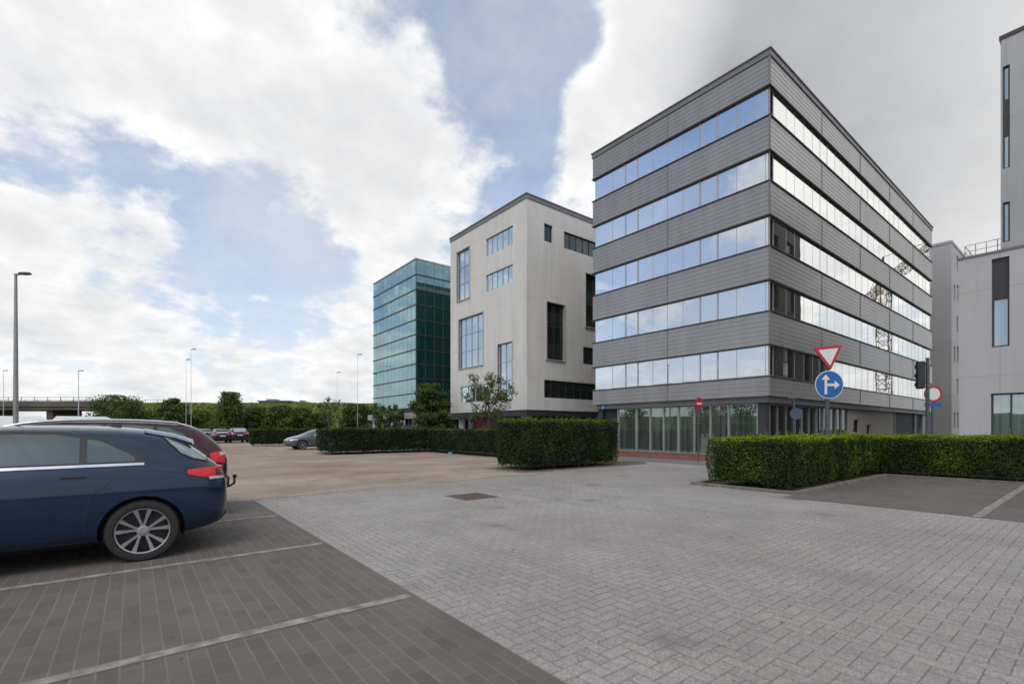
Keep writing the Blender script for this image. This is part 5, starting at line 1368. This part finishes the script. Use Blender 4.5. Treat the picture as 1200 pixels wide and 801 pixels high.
clouds = [  # where the cloud masses (+) and gaps (-) stand in the sky
 (20, 60, 9, .30), (150, 80, 8, .30), (280, 120, 6, .30), (330, 30, 6, .24), (420, 110, 6, .34), (400, 215, 6, .34), (490, 240, 4.5, .36), (540, 245, 2.5, .2),
 (50, 265, 5.5, .42), (150, 300, 3.5, .30), (210, 300, 2, .15), (700, 130, 2.6, .26), (665, 200, 3, .18), (765, 80, 4, .32), (700, 25, 2.5, -.35), (675, 140, 1.6, .38), (630, 60, 1.2, .38), (720, 190, 2, -.22), (460, 150, 3, .15), (575, 185, 1.3, .34), (605, 195, 1.0, .3), (655, 250, 1.5, .3), (540, 110, 1.5, .26), (600, 20, 1.6, .22), (720, 30, 1.6, .2), (500, 60, 1.8, .2), (230, 180, 2, .2), (400, 300, 2.2, -.2), (330, 250, 2, -.2), (850, 50, 9, .45), (1000, 120, 14, .5), (1150, 100, 12, .4),
 (350, 400, 6, .24), (110, 420, 9, .20), (440, 430, 9, .22), (-10, 380, 6, .2),
 (100, 200, 4.0, -.46), (250, 225, 4.2, -.46), (20, 170, 4, -.3), (545, 30, 5.0, -.5), (590, 120, 4, -.45), (610, 200, 3.0, -.32), (290, 285, 5, -.44), (340, 315, 4, -.3), (215, 345, 3, -.25), (690, 60, 2, -.3), (640, 270, 3, -.3), (180, 5, 3, -.2), (345, 80, 2, -.14), (490, 20, 3, -.2), (300, 330, 5, -.24), (90, 340, 3, -.2), (640, 40, 3, -.4), (620, 130, 3, -.25), (150, 190, 3, -.2), (215, 30, 2, -.2)]
bl = blob_sum(clouds+[(mdir(800, 140), None, 6, -.9), (mdir(870, 100), None, 4, -.7), (mdir(730, 215), None, 4, -.5), (mdir(780, 255), None, 3.5, -.5), (mdir(840, 335), None, 3.5, -.6), (mdir(720, 300), None, 3.5, -.4), (mdir(790, 415), None, 2.5, -.3), (mdir(800, 370), None, 2.5, .5), (mdir(875, 215), None, 3.5, .9), (mdir(715, 200), None, 1.5, .6)])
n1 = nt.noise(cp, 3.4, 8, .56, 0, .35); n2 = nt.noise(nt.vm('ADD', cp, (7, 3, 0)), 10.0, 6, .6)
n1b = nt.noise(nt.vm('ADD', cp, (.035, -.01, .05)), 3.4, 5, .56, 0, .35)
dens = nt.m('ADD', nt.m('ADD', nt.m('MULTIPLY', nt.m('SUBTRACT', n1, .5), 1.9), nt.m('MULTIPLY', nt.m('SUBTRACT', n2, .5), 1.25)), bl)
mask = nt.mr(dens, -.20, .32, 0, 1, True)
relief = nt.mr(nt.m('SUBTRACT', n1, n1b), -.10, .10, 0, 1)
hz = nt.mr(dz, .0, .30, .80, 0, True); mask = nt.m('MAXIMUM', mask, nt.m('MULTIPLY', hz, nt.mr(dens, -.5, .1, .6, 1)))
thick = nt.mr(dens, .22, .80, 0, 1)
detail = nt.m('ADD', nt.m('MULTIPLY', nt.mr(nt.noise(nt.vm('ADD', cp, (1, 9, 0)), 4.2, 5, .6), .35, .65), .55), nt.m('MULTIPLY', relief, .45))
white = nt.mix(detail, (.74, .755, .785), (1.16, 1.15, 1.13))
white = nt.mix(nt.m('MULTIPLY', thick, .6), white, (.74, .745, .755))
# heavy grey deck on the right, glare behind it low and beyond the frame
gm = blob_sum([(1050, 140, 10, .95), (960, -20, 7, .35), (1180, 150, 12, .8), (1100, 50, 12, .5), (1400, -200, 20, .5)])
gm = nt.m('ADD', gm, nt.m('MULTIPLY', nt.m('SUBTRACT', nt.noise(cp, 1.0, 5), .5), .7))
gm = nt.mr(gm, .25, 1.15, 0, 1, True)
gcol = nt.mix(nt.mr(nt.noise(cp, 1.7, 6, .6), .35, .65), (.40, .41, .44), (.56, .57, .59))
cc = nt.mix(gm, white, gcol)
az = math.radians(-20); el = math.radians(24); gd = Vector((math.cos(el)*math.cos(az), math.cos(el)*math.sin(az), math.sin(el)))
el2 = math.radians(7); az2 = math.radians(4); gd2 = Vector((math.cos(el2)*math.cos(az2), math.cos(el2)*math.sin(az2), math.sin(el2)))
gl = blob_sum([(gd, None, 13, .9), (gd2, None, 9, .45)])
glm = nt.m('MULTIPLY', gl, nt.mr(nt.noise(cp, 1.5, 6), .3, .7, .75, 1.2))
cc = nt.mix(nt.m('MINIMUM', nt.m('MULTIPLY', glm, 1.15), 1), cc, (1.22, 1.21, 1.17))
mask = nt.m('MAXIMUM', mask, nt.m('MINIMUM', gl, 1))
ccs = nt.mix(1, cc, (1/S, 1/S, 1/S, 1), 'MULTIPLY')
skyc = nt.mix(1, sky.outputs[0], (1.72, 1.86, 2.02, 1), 'MULTIPLY')
veil = nt.mr(nt.noise(nt.vm('ADD', cp, (4, 4, 0)), 1.3, 7, .65), .35, .68, .18, .72)
skyc = nt.mix(veil, skyc, (8.0, 8.15, 8.4, 1))
deep = nt.m('MINIMUM', blob_sum([(mdir(790, 120), None, 4.5, .65), (mdir(870, 70), None, 4, .5)]), .8)
skyc = nt.mix(deep, skyc, (1.7, 3.1, 5.8, 1))
nt.put(bg.inputs['Color'], nt.mix(mask, skyc, ccs))

# ================================================================ CAMERA
cam = bpy.data.cameras.new('camera'); co = bpy.data.objects.new('camera', cam); COL.objects.link(co)
co.location = (0, 0, EYE); co.rotation_euler = (PI/2, 0, -math.atan2(SA, CA))
cam.sensor_width = 36; cam.lens = 36*F/1200; cam.shift_y = (HZ-400.5)/1200
cam.clip_start = .05; cam.clip_end = 5000
cam.dof.use_dof = True; cam.dof.focus_distance = 11; cam.dof.aperture_fstop = 1.2
SC.camera = co
SC.view_settings.view_transform = 'Standard'; SC.view_settings.look = 'None'; SC.view_settings.exposure = 0; SC.view_settings.gamma = 1
